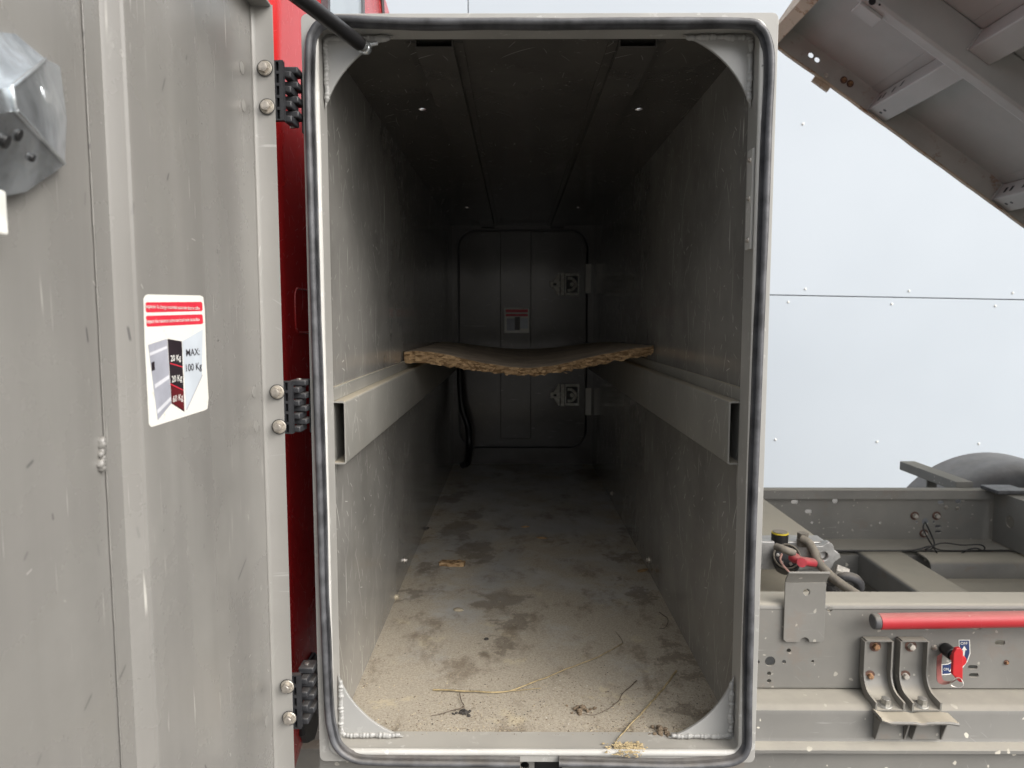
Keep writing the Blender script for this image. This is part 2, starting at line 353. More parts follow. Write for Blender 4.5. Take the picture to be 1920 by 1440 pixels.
def slot(cx, cy, wd, h, n=6):
    r = h / 2; a = wd / 2 - r
    return [(cx + a + r * math.cos(t), cy + r * math.sin(t)) for t in [(-.5 + i / n) * math.pi for i in range(n + 1)]] + \
           [(cx - a + r * math.cos(t), cy + r * math.sin(t)) for t in [(.5 + i / n) * math.pi for i in range(n + 1)]]
def rrect(x0, x1, y0, y1, r, n=6):
    out = []
    for cx, cy, a in ((x1 - r, y1 - r, 0), (x0 + r, y1 - r, 90), (x0 + r, y0 + r, 180), (x1 - r, y0 + r, 270)):
        out += [(cx + r * math.cos(R(a + 90 * i / n)), cy + r * math.sin(R(a + 90 * i / n))) for i in range(n + 1)]
    return out
def smoothpath(pts, k=6, closed=False):
    pts = [Vector(p) for p in pts]; n = len(pts); out = []
    for i in range(n if closed else n - 1):
        p0 = pts[(i - 1) % n] if closed or i > 0 else pts[0]; p1 = pts[i]; p2 = pts[(i + 1) % n]
        p3 = pts[(i + 2) % n] if closed or i + 2 < n else pts[-1]
        for j in range(k):
            t = j / k
            out.append(.5 * ((2 * p1) + (p2 - p0) * t + (2 * p0 - 5 * p1 + 4 * p2 - p3) * t * t + (3 * p1 - p0 - 3 * p2 + p3) * t ** 3))
    if not closed: out.append(pts[-1])
    return out
def tube(bm, pts, r, n=10, closed=False, mi=0):
    pts = [Vector(p) for p in pts]; N = len(pts); rr = r if callable(r) else (lambda i: r); rings = []
    nrm = None
    for i, p in enumerate(pts):
        a = pts[(i + 1) % N] if closed or i + 1 < N else p; b = pts[i - 1] if closed or i > 0 else p
        t = (a - b).normalized()
        if nrm is None: nrm = t.orthogonal().normalized()
        nrm = (nrm - t * nrm.dot(t)).normalized(); bi = t.cross(nrm)
        rings.append([bm.verts.new(p + (nrm * math.cos(2 * math.pi * j / n) + bi * math.sin(2 * math.pi * j / n)) * rr(i)) for j in range(n)])
    fs = []
    for i in range(N if closed else N - 1):
        A, B = rings[i], rings[(i + 1) % N]
        off = 0
        if closed and i == N - 1:
            off = min(range(n), key=lambda k: (A[0].co - B[k].co).length)
        for j in range(n): fs.append(bm.faces.new((A[j], A[(j + 1) % n], B[(j + 1 + off) % n], B[(j + off) % n])))
    if not closed: fs += [bm.faces.new(rings[0][::-1]), bm.faces.new(rings[-1])]
    for f in fs: f.material_index = mi
def cyl(bm, a, b, r, n=16, mi=0, r2=None):
    r2 = r if r2 is None else r2; tube(bm, [Vector(a), Vector(b)], lambda i: (r, r2)[i], n, mi=mi)
def hexm(bm, a, b, r, mi=0): tube(bm, [Vector(a), Vector(b)], r, 6, mi=mi)
def boltmesh(name, mats, flange, head, fh=.0025, hh=.007, washer=None):
    bm = BM(); z = 0
    if washer: cyl(bm, (0, 0, 0), (0, 0, .001), washer, 20, 1); z = .001
    cyl(bm, (0, 0, z), (0, 0, z + fh), flange, 20, 2 if len(mats) > 2 else 0, flange * .9)
    hexm(bm, (0, 0, z + fh), (0, 0, z + fh + hh), head)
    cyl(bm, (0, 0, z + fh + hh), (0, 0, z + fh + hh + .0008), head * .72, 16, 0, head * .66)
    bmesh.ops.recalc_face_normals(bm, faces=bm.faces)
    me = bpy.data.meshes.new(name); bm.to_mesh(me); bm.free()
    for m in mats: me.materials.append(m)
    return me
TO_CAM = (R(90), 0, 0)
ME_BOLT = boltmesh('bolt', [M['steel'], M['plastic'], M['steel_dk']], .0118, .0078, .0016, .0075, washer=.0128)
ME_RUSTBOLT = boltmesh('bolt', [M['rustbolt'], M['rustring']], .008, .0075, .001, .009, washer=.0145)
ME_PALEBOLT = boltmesh('bolt', [M['pale_bolt'], M['rustring']], .008, .0075, .001, .009, washer=.0145)
ME_BIGBOLT = boltmesh('bolt', [M['grey_bolt'], M['grey_bolt']], .0185, .0125, .003, .016, washer=.021)
ME_SMALL = boltmesh('bolt', [M['steel']], .007, .005, .0015, .004)
def text(bm, body, org, ux, uy, h, mi, align='CENTER', width=None, bold=.006, off=Vector((0, 0, 0))):
    cu = bpy.data.curves.new('t', 'FONT'); cu.body = body; cu.size = 1; cu.align_x = align; cu.align_y = 'CENTER'; cu.resolution_u = 3; cu.offset = bold
    o = bpy.data.objects.new('t', cu); C.objects.link(o); dg = bpy.context.evaluated_depsgraph_get(); dg.update()
    me = bpy.data.meshes.new_from_object(o.evaluated_get(dg)); bpy.data.objects.remove(o)
    xs = [v.co.x for v in me.vertices]; w_ = max(xs) - min(xs); kx = (width / w_) if width else h
    base = len(bm.verts); bm.verts.ensure_lookup_table()
    vs_ = [bm.verts.new(org + ux * (v.co.x * kx) + uy * (v.co.y * h) + off) for v in me.vertices]
    for p in me.polygons:
        try: f = bm.faces.new([vs_[i] for i in p.vertices]); f.material_index = mi
        except ValueError: pass
    bpy.data.meshes.remove(me)
def lump(bm, c, r, flat=.6, seed=0, mi=0, sub=2):
    g = bmesh.ops.create_icosphere(bm, subdivisions=sub, radius=1)['verts']
    for v in g:
        d = 1 + .35 * noise.noise(v.co * 1.6 + Vector((seed, seed * 2, 0)))
        v.co = Vector(c) + Vector((v.co.x * r * d, v.co.y * r * d * .8, v.co.z * r * flat * d))
    for f in {f for v in g for f in v.link_faces}: f.material_index = mi

# ------------------------------------------------------------------ ground and building
GZ = -1.55
bm = BM(); bx(bm, -60, 60, -60, 60, GZ - .2, GZ); o = finish('ground', bm, M['ground']); o['kind'] = 'structure'
WY = 6.3; WK_ = WY / 5.2
bld = thing('building', (1, WY, GZ), 'pale blue grey building wall of flat composite panels with dome rivets behind the truck', 'building')
bm = BM(); bx(bm, -14.2, 19.8, WY + .05, WY + .4, GZ, 10.9); finish('backing_wall', bm, M['black'], bld)
TL = math.tan(R(1.1))
def wz(x, z): return z - (x - 1.9 * WK_) * TL
xs = [-14, -7.3, -.336 * WK_, 6.3, 13.1, 19.5]; zs = [GZ + .02, .18 * WK_, 2.52 * WK_, 4.84 * WK_, 10.8]
ME_RIV = BM(); 
g = bmesh.ops.create_uvsphere(ME_RIV, u_segments=10, v_segments=6, radius=.009 * WK_)['verts']
for v in g: v.co.y *= .6
_m = bpy.data.meshes.new('rivet'); ME_RIV.to_mesh(_m); ME_RIV.free(); _m.materials.append(M['white']); ME_RIV = _m; ME_RIV.shade_smooth()
for i in range(5):
    for j in range(4):
        bm = BM(); g_ = .004
        x0, x1 = xs[i] + g_, xs[i + 1] - g_
        pts = [(x0, (zs[j] if j == 0 else wz(x0, zs[j])) + g_), (x1, (zs[j] if j == 0 else wz(x1, zs[j])) + g_), (x1, wz(x1, zs[j + 1]) - g_), (x0, wz(x0, zs[j + 1]) - g_)]
        extr(bm, pts, 'y', WY, WY + .045); finish('panel', bm, M['facade'], bld, bevel=.002)
for zc, ph in ((.2 - .02 + .048, .12), (.2 - .02 - .048, .0), (.2 - 1.08, -.06), (.2 + 1.19, .06)):
    for k in range(-3, 9):
        x_ = (1.98 + ph + k * .75) * WK_
        if -1.8 < x_ < 9.5: inst('rivet', ME_RIV, (x_, WY - .002, wz(x_, zc * WK_)), (0, 0, 0), bld)

# ------------------------------------------------------------------ red cab
cab = thing('truck_cab', (-1.2, 2.2, -1.2), 'glossy red truck cab with a rear window, left of the grey toolbox', 'truck cab')
secs = [(-1.10, -.50, 1.25, 1.42), (-.90, -.445, 1.25, 1.42), (-.84, -.43, 1.25, 1.46), (-.78, -.427, 1.25, 1.6), (-.75, -.427, 1.25, 3.3), (-.2, -.425, 1.25, 3.3), (.45, -.42, 1.25, 3.28), (.72, -.42, 1.28, 3.2), (.88, -.425, 1.42, 3.0), (1.0, -.43, 1.55, 2.8), (1.12, -.45, 1.75, 2.52), (1.22, -.55, 1.95, 2.3)]
bm = BM(); rings = []
for (z_, xr, y0, y1) in secs:
    rings.append([bm.verts.new((px, py, z_)) for px, py in rrect(-2.3, xr, y0, y1, .07, 8)])
for a, b in zip(rings, rings[1:]):
    n = len(a)
    for i in range(n): bm.faces.new((a[i], a[(i + 1) % n], b[(i + 1) % n], b[i]))
bm.faces.new(rings[0]); bm.faces.new(rings[-1])
finish('body_shell', bm, M['red'], cab, smooth=40)
bm = BM(); plate(bm, rrect(1.615, 1.965, .50, .97, .03), [], 'x', -.4195, -.411); win = finish('rear_window', bm, M['glass'], cab)
bm = BM(); plate(bm, rrect(1.595, 1.985, .48, .99, .04), [rrect(1.615, 1.965, .50, .97, .03)], 'x', -.4195, -.405); finish('window_gasket', bm, M['rubber'], win)
bm = BM(); cyl(bm, (-.412, 2.42, .5), (-.43, 2.36, 1.1), .006, 8); finish('roof_seam', bm, M['black'], cab)
bm = BM(); a0 = atx(552, 540, -.423); a1 = atx(552, 625, -.423)
tube(bm, [Vector((-.423, y, z)) for y, z in rrect(a0.y, a0.y + .12, a1.z, a0.z, .02, 5)], .0025, 6, True); finish('pressed_recess', bm, M['red'], cab, smooth=60)
bm = BM()
pp = [atx(u, v, -.435) for u, v in ((578, 1222), (562, 1248), (556, 1275), (551, 1330), (556, 1380), (566, 1393), (576, 1388), (586, 1350), (592, 1300), (594, 1240))]
extr(bm, [(p.y, p.z) for p in pp], 'x', -.445, -.418); finish('corner_trim', bm, M['black'], cab, bevel=.006, seg=3, label='black plastic trim low on the rear corner')
# ------------------------------------------------------------------ toolbox
X0, X1, Z0, Z1, Y0, YR = -.335, .408, -.752, .475, 1.15, 3.62
IX0, IX1, IZ0, IZ1 = -.318, .391, -.735, .468
FX0, FX1, FZ0, FZ1 = -.3125, .3835, -.734, .4585
tb = thing('toolbox', (.0365, 2.4, Z0), 'tall grey metal toolbox standing open behind the red cab, rubber seal round its mouth', 'toolbox')
bm = BM(); plate(bm, rrect(X0, X1, Z0, Z1, .010, 4), [rrect(FX0, FX1, FZ0, FZ1, .010, 5)], 'y', Y0, Y0 + .06)
finish('front_frame', bm, M['frame'], tb, bevel=.002)
bm = BM(); lp = rrect(FX0 - .002, FX1 + .002, FZ0 - .002, FZ1 + .002, .014, 6)
lp2 = []
for i in range(len(lp)):
    a, b = Vector(lp[i]), Vector(lp[(i + 1) % len(lp)]); k = max(1, int((b - a).length / .03))
    lp2 += [a.lerp(b, j / k) for j in range(k)]
tube(bm, [Vector((p.x + .0008 * noise.noise(Vector((p.x * 9, p.y * 9, 0))), Y0 + .003, p.y + .0008 * noise.noise(Vector((p.x * 9, p.y * 9, 5))))) for p in lp2], .0060, 8, True)
finish('frame_lip', bm, M['lip'], tb, smooth=60)
# rubber seal: bulb plus clip flange swept round the mouth, open at the bottom
sp_ = [(1048, 1430), (1150, 1433), (1250, 1436), (1340, 1432), (1383, 1424), (1401, 1403), (1404, 1360), (1406, 1200), (1412, 1000), (1421, 750), (1431, 500), (1440, 250), (1445, 125), (1440, 78), (1425, 52), (1390, 41), (1200, 40), (960, 41), (760, 41), (645, 36), (612, 38), (588, 56), (578, 105), (581, 300), (590, 600), (599, 900), (607, 1150), (614, 1320), (620, 1368), (631, 1399), (657, 1420), (700, 1428), (850, 1431), (975, 1432)]
path = smoothpath([at(u, v, Y0 - .006) for u, v in sp_], 7)
prof = [(-.0058 * math.cos(R(a)), .0075 * math.sin(R(a))) for a in range(-10, 181, 19)] + [(.0059, .0015), (.0064, .0032), (.0072, .001), (.0080, .0032), (.0088, .001), (.0096, .003), (.0102, .000), (.0102, -.0055), (-.0058, -.0055)]
bm = BM(); rings = []; cen = Vector((.0365, Y0, -.14))
for i, p in enumerate(path):
    t = (path[min(i + 1, len(path) - 1)] - path[max(i - 1, 0)]).normalized(); inn = Vector((-t.z, 0, t.x))
    wob = .0011 * noise.noise(p * 7); q = p + inn * wob
    sc_ = 1 + .12 * noise.noise(p * 11 + Vector((3, 3, 3)))
    rings.append([bm.verts.new(q + inn * (a * sc_) + Vector((0, -b * sc_, 0))) for a, b in prof])
for a, b in zip(rings, rings[1:]):
    for j in range(len(prof)): bm.faces.new((a[j], a[(j + 1) % len(prof)], b[(j + 1) % len(prof)], b[j]))
bm.faces.new(rings[0][::-1]); bm.faces.new(rings[-1])
finish('rubber_seal', bm, M['rubber'], tb, smooth=35)
# walls, floor, roof
YA = Y0 + .0605
bm = BM(); bx(bm, X0 + .002, IX0, YA, YR, Z0 + .001, Z1 - .001); finish('side_wall', bm, M['wall'], tb)
bm = BM(); bx(bm, IX1, X1 - .002, YA, YR, Z0 + .001, Z1 - .001); finish('side_wall', bm, M['wall'], tb)
bm = BM(); bx(bm, IX0, IX1, YA, YR, -.750, IZ0); finish('floor_panel', bm, M['floor'], tb, loc=FLOOR_C)
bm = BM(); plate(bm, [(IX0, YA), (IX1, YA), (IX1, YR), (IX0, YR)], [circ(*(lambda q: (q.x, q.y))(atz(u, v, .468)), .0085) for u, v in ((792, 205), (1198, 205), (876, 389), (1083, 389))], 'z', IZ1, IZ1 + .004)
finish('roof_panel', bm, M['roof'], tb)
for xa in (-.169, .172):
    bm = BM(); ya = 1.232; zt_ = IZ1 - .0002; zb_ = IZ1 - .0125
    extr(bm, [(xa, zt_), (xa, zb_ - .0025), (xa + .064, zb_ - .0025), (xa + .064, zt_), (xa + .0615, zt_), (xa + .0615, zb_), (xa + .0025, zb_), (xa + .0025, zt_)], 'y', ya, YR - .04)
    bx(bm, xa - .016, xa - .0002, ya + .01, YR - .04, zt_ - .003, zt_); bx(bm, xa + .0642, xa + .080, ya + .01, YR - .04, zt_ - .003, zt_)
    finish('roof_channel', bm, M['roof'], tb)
# corner gussets with weld beads
GY = 1.188; GR = .160
for cx, cz, sx_, sz_ in ((FX0, FZ1, 1, -1), (FX1, FZ1, -1, -1), (FX0, FZ0, 1, 1), (FX1, FZ0, -1, 1)):
    gr = GR
    gc = gr * 1.06; arc = []
    for a in range(-30, 121, 3):
        px_, pz_ = gc - gr * 1.1 * math.sin(R(a)), gc - gr * 1.1 * math.cos(R(a))
        if px_ >= 0 and pz_ >= 0 and px_ <= gc and pz_ <= gc: arc.append((cx + sx_ * (px_ + .0003), cz + sz_ * (pz_ + .0003)))
    pts = [(cx + sx_ * .0003, cz + sz_ * .0003)] + arc
    bm = BM(); extr(bm, pts, 'y', GY, GY + .006)
    g = finish('corner_gusset', bm, M['gusset'], tb, bevel=.0012)
    for ax in (0, 1):
        bm = BM(); L = gr * (.64 if ax == 0 else .66); N = 90
        wpts = []
        for i in range(N):
            t = .004 + L * i / (N - 1); off = .006 + .002 * noise.noise(Vector((t * 60, ax, cz)))
            wpts.append(Vector((cx + sx_ * off, GY + .0012, cz + sz_ * t)) if ax == 0 else Vector((cx + sx_ * t, GY + .0012, cz + sz_ * off)))
        sd_ = random.random() * 9
        tube(bm, wpts, lambda i: (.0046 + .00035 * math.sin(i * 1.3) + .0024 * noise.noise(Vector((i * .21, sd_, 0)))) * (.35 + .65 * min(1, i / 5, (N - 1 - i) / 4)), 8)
        finish('weld_bead', bm, M['gusset'], g, smooth=80)
# shelf rails
for sgn, xa in ((1, IX0), (-1, IX1)):
    x_in = xa + sgn * .0255; a, b = min(xa, x_in), max(xa, x_in)
    bm = BM(); plate(bm, rrect(a + .0002, b - .0002, -.249, -.139, .005, 3), [rrect(a + .003, b - .003, -.246, -.142, .002, 2)], 'y', 1.211, YR - .03)
    finish('shelf_rail', bm, M['rail'], tb, smooth=50)
    bm = BM(); bx(bm, *sorted((xa + sgn * .0002, xa + sgn * .0055)), 1.211, YR - .03, -.1385, -.118)
    tube(bm, [Vector((xa + sgn * .003, 1.215 + .29 * i, -.118 + .0006 * math.sin(i * 2))) for i in range(9)], .0032, 6)
    finish('rail_strip', bm, M['rail'], tb, smooth=60)
# striker strip on the right return, bolts low on the walls
bm = BM(); a, b = at(1411, 280, 1.178), at(1411, 468, 1.178); bx(bm, FX1 - .0045, FX1 - .0003, 1.166, 1.192, b.z, a.z); st = finish('striker_strip', bm, M['lip'], tb, bevel=.001)
for v in (300, 372, 450): inst('bolt', ME_SMALL, (FX1 - .0045, 1.178, at(1411, v, 1.178).z), (0, R(-90), 0), st, .7)
for u, v, xa, ry in ((1217, 1050, IX1, -90), (1148, 925, IX1, -90), (758, 1050, IX0, 90), (838, 905, IX0, 90)):
    inst('bolt', ME_SMALL, atx(u, v, xa), (0, R(ry), 0), tb, 1.3)
# rear end: frame with rounded opening, door behind it
ra, rb = at(860, 433, 3.585), at(1097, 838, 3.585)
bm = BM(); plate(bm, [(IX0, IZ0), (IX1, IZ0), (IX1, IZ1), (IX0, IZ1)], [rrect(ra.x, rb.x, rb.z, ra.z, .085, 8)], 'y', 3.585, 3.60)
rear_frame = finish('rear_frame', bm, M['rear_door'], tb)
bm = BM(); tube(bm, [Vector((x_, 3.5855, z_)) for x_, z_ in rrect(ra.x - .003, rb.x + .003, rb.z - .003, ra.z + .003, .088, 8)], .0045, 6, True); finish('rear_seal', bm, M['black'], rear_frame, smooth=60)
bm = BM(); bx(bm, IX0 + .004, IX1 - .004, 3.606, 3.625, IZ0 - .01, IZ1 - .004)
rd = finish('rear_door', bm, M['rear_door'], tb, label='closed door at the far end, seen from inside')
b0, b1 = at(938, 445, 3.60), at(995, 822, 3.60)
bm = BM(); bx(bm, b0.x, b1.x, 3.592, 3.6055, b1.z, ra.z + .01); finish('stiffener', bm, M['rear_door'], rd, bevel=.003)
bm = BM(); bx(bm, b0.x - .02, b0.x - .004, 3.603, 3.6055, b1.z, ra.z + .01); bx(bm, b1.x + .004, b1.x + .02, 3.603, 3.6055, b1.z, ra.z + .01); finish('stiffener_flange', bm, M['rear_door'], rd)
STM = [M['stick_white'], M['stick_red'], M['stick_wall'], M['stick_line'], M['stick_dark'], M['stick_maroon'], M['stick_door'], M['white']]
bm = BM()
for (u0, v0, u1, v1, mi, dy) in ((946, 578, 992, 624, 0, 3.5912), (948, 580, 990, 586, 1, 3.5906), (948, 588.5, 990, 593, 1, 3.5906), (950, 597, 965, 620, 2, 3.5906), (965, 594, 975, 619, 4, 3.5902), (975.5, 596, 990, 616, 6, 3.5906)):
    a, b = at(u0, v0, dy), at(u1, v1, dy); bx(bm, a.x, b.x, dy, dy + .0004, b.z, a.z, mi)
finish('sticker', bm, STM, rd, label='small load limit sticker on the far door')
for v in (533, 741):
    bm = BM(); c_ = at(1062, v, 3.58)
    extr(bm, [(c_.x - .072, c_.z), (c_.x - .04, c_.z + .055), (c_.x - .033, c_.z + .055), (c_.x - .033, c_.z - .055), (c_.x - .04, c_.z - .055)], 'y', 3.594, 3.6055, 0)
    extr(bm, [(c_.x - .005, c_.z + .055), (c_.x + .065, c_.z + .055), (c_.x + .065, c_.z - .055), (c_.x - .005, c_.z - .055)], 'y', 3.594, 3.6055, 0)
    bx(bm, c_.x - .028, c_.x - .010, 3.576, 3.5938, c_.z - .055, c_.z + .055); bx(bm, c_.x - .080, c_.x - .031, 3.578, 3.5938, c_.z - .014, c_.z + .014)
    bx(bm, c_.x - .066, c_.x - .050, 3.577, 3.5779, c_.z - .006, c_.z + .006, 1); bx(bm, c_.x + .0, c_.x + .058, 3.592, 3.5939, c_.z - .042, c_.z + .042, 1)
    tube(bm, smoothpath([(c_.x + .005, 3.58, c_.z - .03), (c_.x + .03, 3.578, c_.z - .026), (c_.x + .048, 3.576, c_.z), (c_.x + .03, 3.578, c_.z + .026), (c_.x + .005, 3.58, c_.z + .03)]), .007, 8)
    cyl(bm, (c_.x + .028, 3.57, c_.z), (c_.x + .028, 3.5918, c_.z), .010, 12)
    finish('latch', bm, [M['oldzinc'], M['black']], rd)
for v0, v1 in ((495, 550), (728, 778)):
    a, b = at(1098, v0, 3.584), at(1108, v1, 3.584); bm = BM(); bx(bm, a.x, b.x, 3.581, 3.5846, b.z, a.z); finish('catch_plate', bm, M['stick_white'], rear_frame, label='pale catch plate')

# skirt under the mouth
bm = BM(); a, b = at(600, 1431, 1.175), at(1002, 1431, 1.175); h_ = at(984, 1434, 1.175)
plate(bm, [(a.x, -.84), (b.x, -.84), (b.x, Z0 - .001), (a.x, Z0 - .001)], [circ(h_.x, h_.z, .0078)], 'y', 1.172, 1.178); finish('skirt', bm, M['chassis'], tb)
bm = BM(); a = at(1054, 1431, 1.175); bx(bm, a.x, X1 - .01, 1.172, 1.178, -.84, Z0 - .001); finish('skirt', bm, M['chassis'], tb)
bm = BM(); bx(bm, b.x - .01, a.x + .01, 1.25, 3.4, -.83, Z0 - .002); finish('support_beam', bm, M['chassis'], tb)
bm = BM(); bx(bm, X0 + .02, X1 - .02, 1.20, 1.206, -.86, Z0 - .002); finish('skirt_backing', bm, M['black'], tb)
# ochre foam residue on the sill
bm = BM()
for k in range(420):
    u = random.gauss(*random.choice(((1190, 9), (1160, 10), (1172, 18)))); v = random.gauss(1402, 8)
    if not (1120 < u < 1215 and 1390 < v < 1420): continue
    p = at(u, v, Y0 - .006 if v > 1408 else Y0 + .004); z_ = p.z if v > 1402 else IZ0 + .0045
    if v <= 1402: p = atz(u, v, z_)
    lump(bm, p, random.choice((.0009, .0012, .0016, .0024, .0032)), .3, k, 0, 1)
finish('foam_residue', bm, M['foam'], tb, label='crumbling ochre foam on the sill', kind='stuff')

# ------------------------------------------------------------------ open door (child of the toolbox)
HX, HY, DA = -.394, 1.10, R(-1.5)
dd = Vector((-math.sin(DA), -math.cos(DA), 0)); dn = Vector((math.cos(DA), -math.sin(DA), 0))
def D(t, n, z): return Vector((HX, HY, 0)) + dd * t + dn * n + Vector((0, 0, z))
def dpx(u, v, n):
    r = ray(u, v); o_ = Vector((HX, HY, 0)) + dn * n; k = o_.dot(dn) / r.dot(dn); p = r * k
    return (p - Vector((HX, HY, 0))).dot(dd), p.z
def dbox(bm, t0, t1, n0, n1, z0, z1, mi=0):
    r = bx(bm, t0, t1, n0, n1, z0, z1, mi)
    for v in r: v.co = D(*v.co)
def dextr(bm, pts, z0, z1, mi=0):
    r = extr(bm, pts, 'z', z0, z1, mi)
    for v in r: v.co = D(*v.co)
DZ0, DZ1, DW = -.757, .468, .77
bm = BM(); dbox(bm, 0, DW, -.004, 0, DZ0, DZ1)
door = finish('door', bm, M['door'], tb, label='grey sheet metal door swung open at the left edge')
bm = BM(); fl = [(-.003, -.004), (-.003, .029), (-.001, .0315), (.0, .0315), (.0005, .029), (.0005, .006), (.004, .0012), (.0065, .0012), (.0065, .0002), (0, 0)]
dextr(bm, fl, DZ0 + .001, DZ1 - .001); finish('edge_flange', bm, M['door_edge'], door, smooth=50)
bm = BM(); dbox(bm, .001, DW, .0003, .030, DZ1 - .004, DZ1); finish('edge_flange', bm, M['door_edge'], door, bevel=.002)
bm = BM(); dbox(bm, .001, DW, .0003, .030, DZ0, DZ0 + .004); finish('edge_flange', bm, M['door_edge'], door, bevel=.002)
HN = .016
tR = dpx(388, 600, HN)[0]; tL = dpx(260, 600, HN)[0]; tB = dpx(213, 600, .001)[0]; tF = dpx(185, 600, .001)[0]
bm = BM()
hat = [(tR - .035, .0003), (tR - .035, .002), (tR - .014, .002), (tR, HN - .003), (tR + .003, HN), (tL - .005, HN), (tL - .0015, HN - .0012), (tL, HN - .004), (tB - .003, .0045), (tB, .002), (tF, .002), (tF, .0003)]
dextr(bm, hat, DZ0 + .006, DZ1 - .006); finish('stiffener', bm, M['door'], door, smooth=30)
bm = BM()
for k in range(9):
    t_, z_ = dpx(192 + random.uniform(-4, 4), 828 + k * 6, .003); lump(bm, D(t_, .0015, z_), .0036 + .0014 * (k in (0, 1, 7, 8)), .9, k, 0, 2)
finish('weld_bead', bm, M['door'], door, smooth=80)
bm = BM()
tt = [D(tF + .001, .0015, DZ0 + .02 + i * .012) for i in range(100)]
tube(bm, tt, lambda i: .0007 + .0004 * noise.noise(Vector((i * .5, 0, 0))), 6); finish('weld_seam', bm, M['door'], door, smooth=80)
# sticker: MAX 100 Kg
bm = BM()
def spoly(pts, lay, mi):
    vs_ = [bm.verts.new(D(t, HN + .0003 + lay * .00012, z)) for t, z in [dpx(u, v, HN) for u, v in pts]]
    f = bm.faces.new(vs_); f.material_index = mi
def zp(*pts): return [(x / 3, 480 + y / 3) for x, y in pts]
spoly(zp((805, 240), (815, 222), (828, 216), (1125, 222), (1142, 230), (1150, 300), (1160, 600), (1172, 800), (1166, 858), (1150, 868), (865, 958), (848, 962), (835, 945), (828, 800), (812, 500)), 0, 0)
def bar(p0, p1, p2, p3):
    spoly(zp((p0[0] + 6, p0[1]), (p1[0] - 6, p1[1]), (p1[0], p1[1] + 7), (p2[0], p2[1] - 7), (p2[0] - 6, p2[1]), (p3[0] + 6, p3[1]), (p3[0], p3[1] - 7), (p0[0], p0[1] + 7)), 1, 1)
bar((816, 260), (1136, 258), (1138, 310), (818, 318)); bar((818, 336), (1138, 328), (1141, 383), (822, 398))
spoly(zp((830, 500), (938, 465), (962, 830), (885, 925)), 1, 2)
spoly(zp((838, 545), (936, 505), (937, 520), (841, 562)), 2, 3); spoly(zp((868, 722), (948, 668), (949, 690), (870, 745)), 2, 3); spoly(zp((880, 868), (958, 790), (960, 812), (884, 888)), 2, 3)
spoly(zp((848, 600), (866, 592), (869, 640), (852, 648)), 2, 4)
spoly(zp((940, 466), (1020, 480), (1035, 876), (963, 830)), 2, 4)
spoly(zp((952, 600), (1024, 622), (1025, 628), (953, 606)), 3, 1); spoly(zp((955, 716), (1028, 752), (1029, 758), (956, 724)), 3, 1)
spoly(zp((957, 726), (1029, 762), (1033, 870), (964, 826)), 3, 5)
spoly(zp((1023, 479), (1139, 412), (1135, 670), (1045, 866)), 1, 6)
spoly(zp((1135, 668), (1139, 668), (1050, 866), (1044, 866)), 2, 2)
def dtext(body, zx, zy, hpx, wpx, mi, tilt=0, lay=4):
    u, v = zx / 3, 480 + zy / 3; t, z = dpx(u, v, HN); a = dpx(u - wpx / 6, v, HN)[0]; b = dpx(u + wpx / 6, v, HN)[0]
    hh = abs(dpx(u, v - hpx / 6, HN)[1] - dpx(u, v + hpx / 6, HN)[1])
    ux = (-dd) * math.cos(R(tilt)) + Vector((0, 0, math.sin(R(tilt))))
    text(bm, body, D(t, HN + .0003 + lay * .00012, z), ux, Vector((0, 0, 1)), hh * 1.35, mi, width=abs(a - b))
dtext('Respecter la charge maximale autorisée dans le coffre', 977, 289, 22, 305, 7)
dtext('Respect the maximum authorised load inside the toolbox', 980, 362, 22, 300, 7, 1)
dtext('20 Kg', 985, 575, 36, 58, 7); dtext('20 Kg', 991, 690, 38, 58, 7); dtext('60 Kg', 997, 800, 38, 58, 7)
dtext('MAX:', 1082, 543, 42, 76, 4); dtext('100 Kg', 1085, 626, 42, 90, 4)
finish('sticker', bm, STM, door, label='white and red load limit sticker reading MAX: 100 Kg')
# dirty mark on the panel
# latch (galvanised, near the lens)
bm = BM()
def L_(u, v, n): t, z = dpx(u, v, n); return D(t, n, z)
def face(pts, mi=0): bm.faces.new([bm.verts.new(p) for p in pts]).material_index = mi
PT = {k: L_(*v) for k, v in dict(a=(-70, 40, .012), b=(0, 60, .012), c=(30, 63, .012), d=(85, 110, .012), e=(113, 124, .010), f=(126, 225, .010), g=(122, 309, .010), h=(50, 360, .012), i=(-5, 372, .012), j=(-70, 380, .012), k=(22, 163, .046), l=(30, 206, .046), m=(-70, 180, .046), n=(-70, 235, .046)).items()}
V_ = {k: bm.verts.new(p) for k, p in PT.items()}
for fc in ('abcdkm', 'kdefgl', 'mkln', 'nlghij'): bm.faces.new([V_[q] for q in fc])
B_ = {k: bm.verts.new(PT[k] - dn * (.0095 if k in 'efg' else .0115)) for k in 'abcdefghij'}
for q, r2 in zip('abcdefghi', 'bcdefghij'): bm.faces.new((V_[q], V_[r2], B_[r2], B_[q]))
for p_, q_ in (((22, 163, .047), (85, 111, .013)), ((30, 206, .047), (121, 307, .012)), ((22, 163, .047), (30, 206, .047))): tube(bm, [L_(*p_), L_(*q_)], .0016, 8)
cc = L_(58, 190, .032); nf = (PT['d'] - PT['k']).cross(PT['l'] - PT['k']).normalized(); nf = nf if nf.y < 0 else -nf
cyl(bm, cc + nf * .0002, cc + nf * .0035, .0062, 14, 1); cyl(bm, cc + nf * .0036, cc + nf * .011, .0042, 14)
c2 = L_(92, 196, .022); u_ = (PT['f'] - PT['k']).normalized(); v_ = nf.cross(u_)
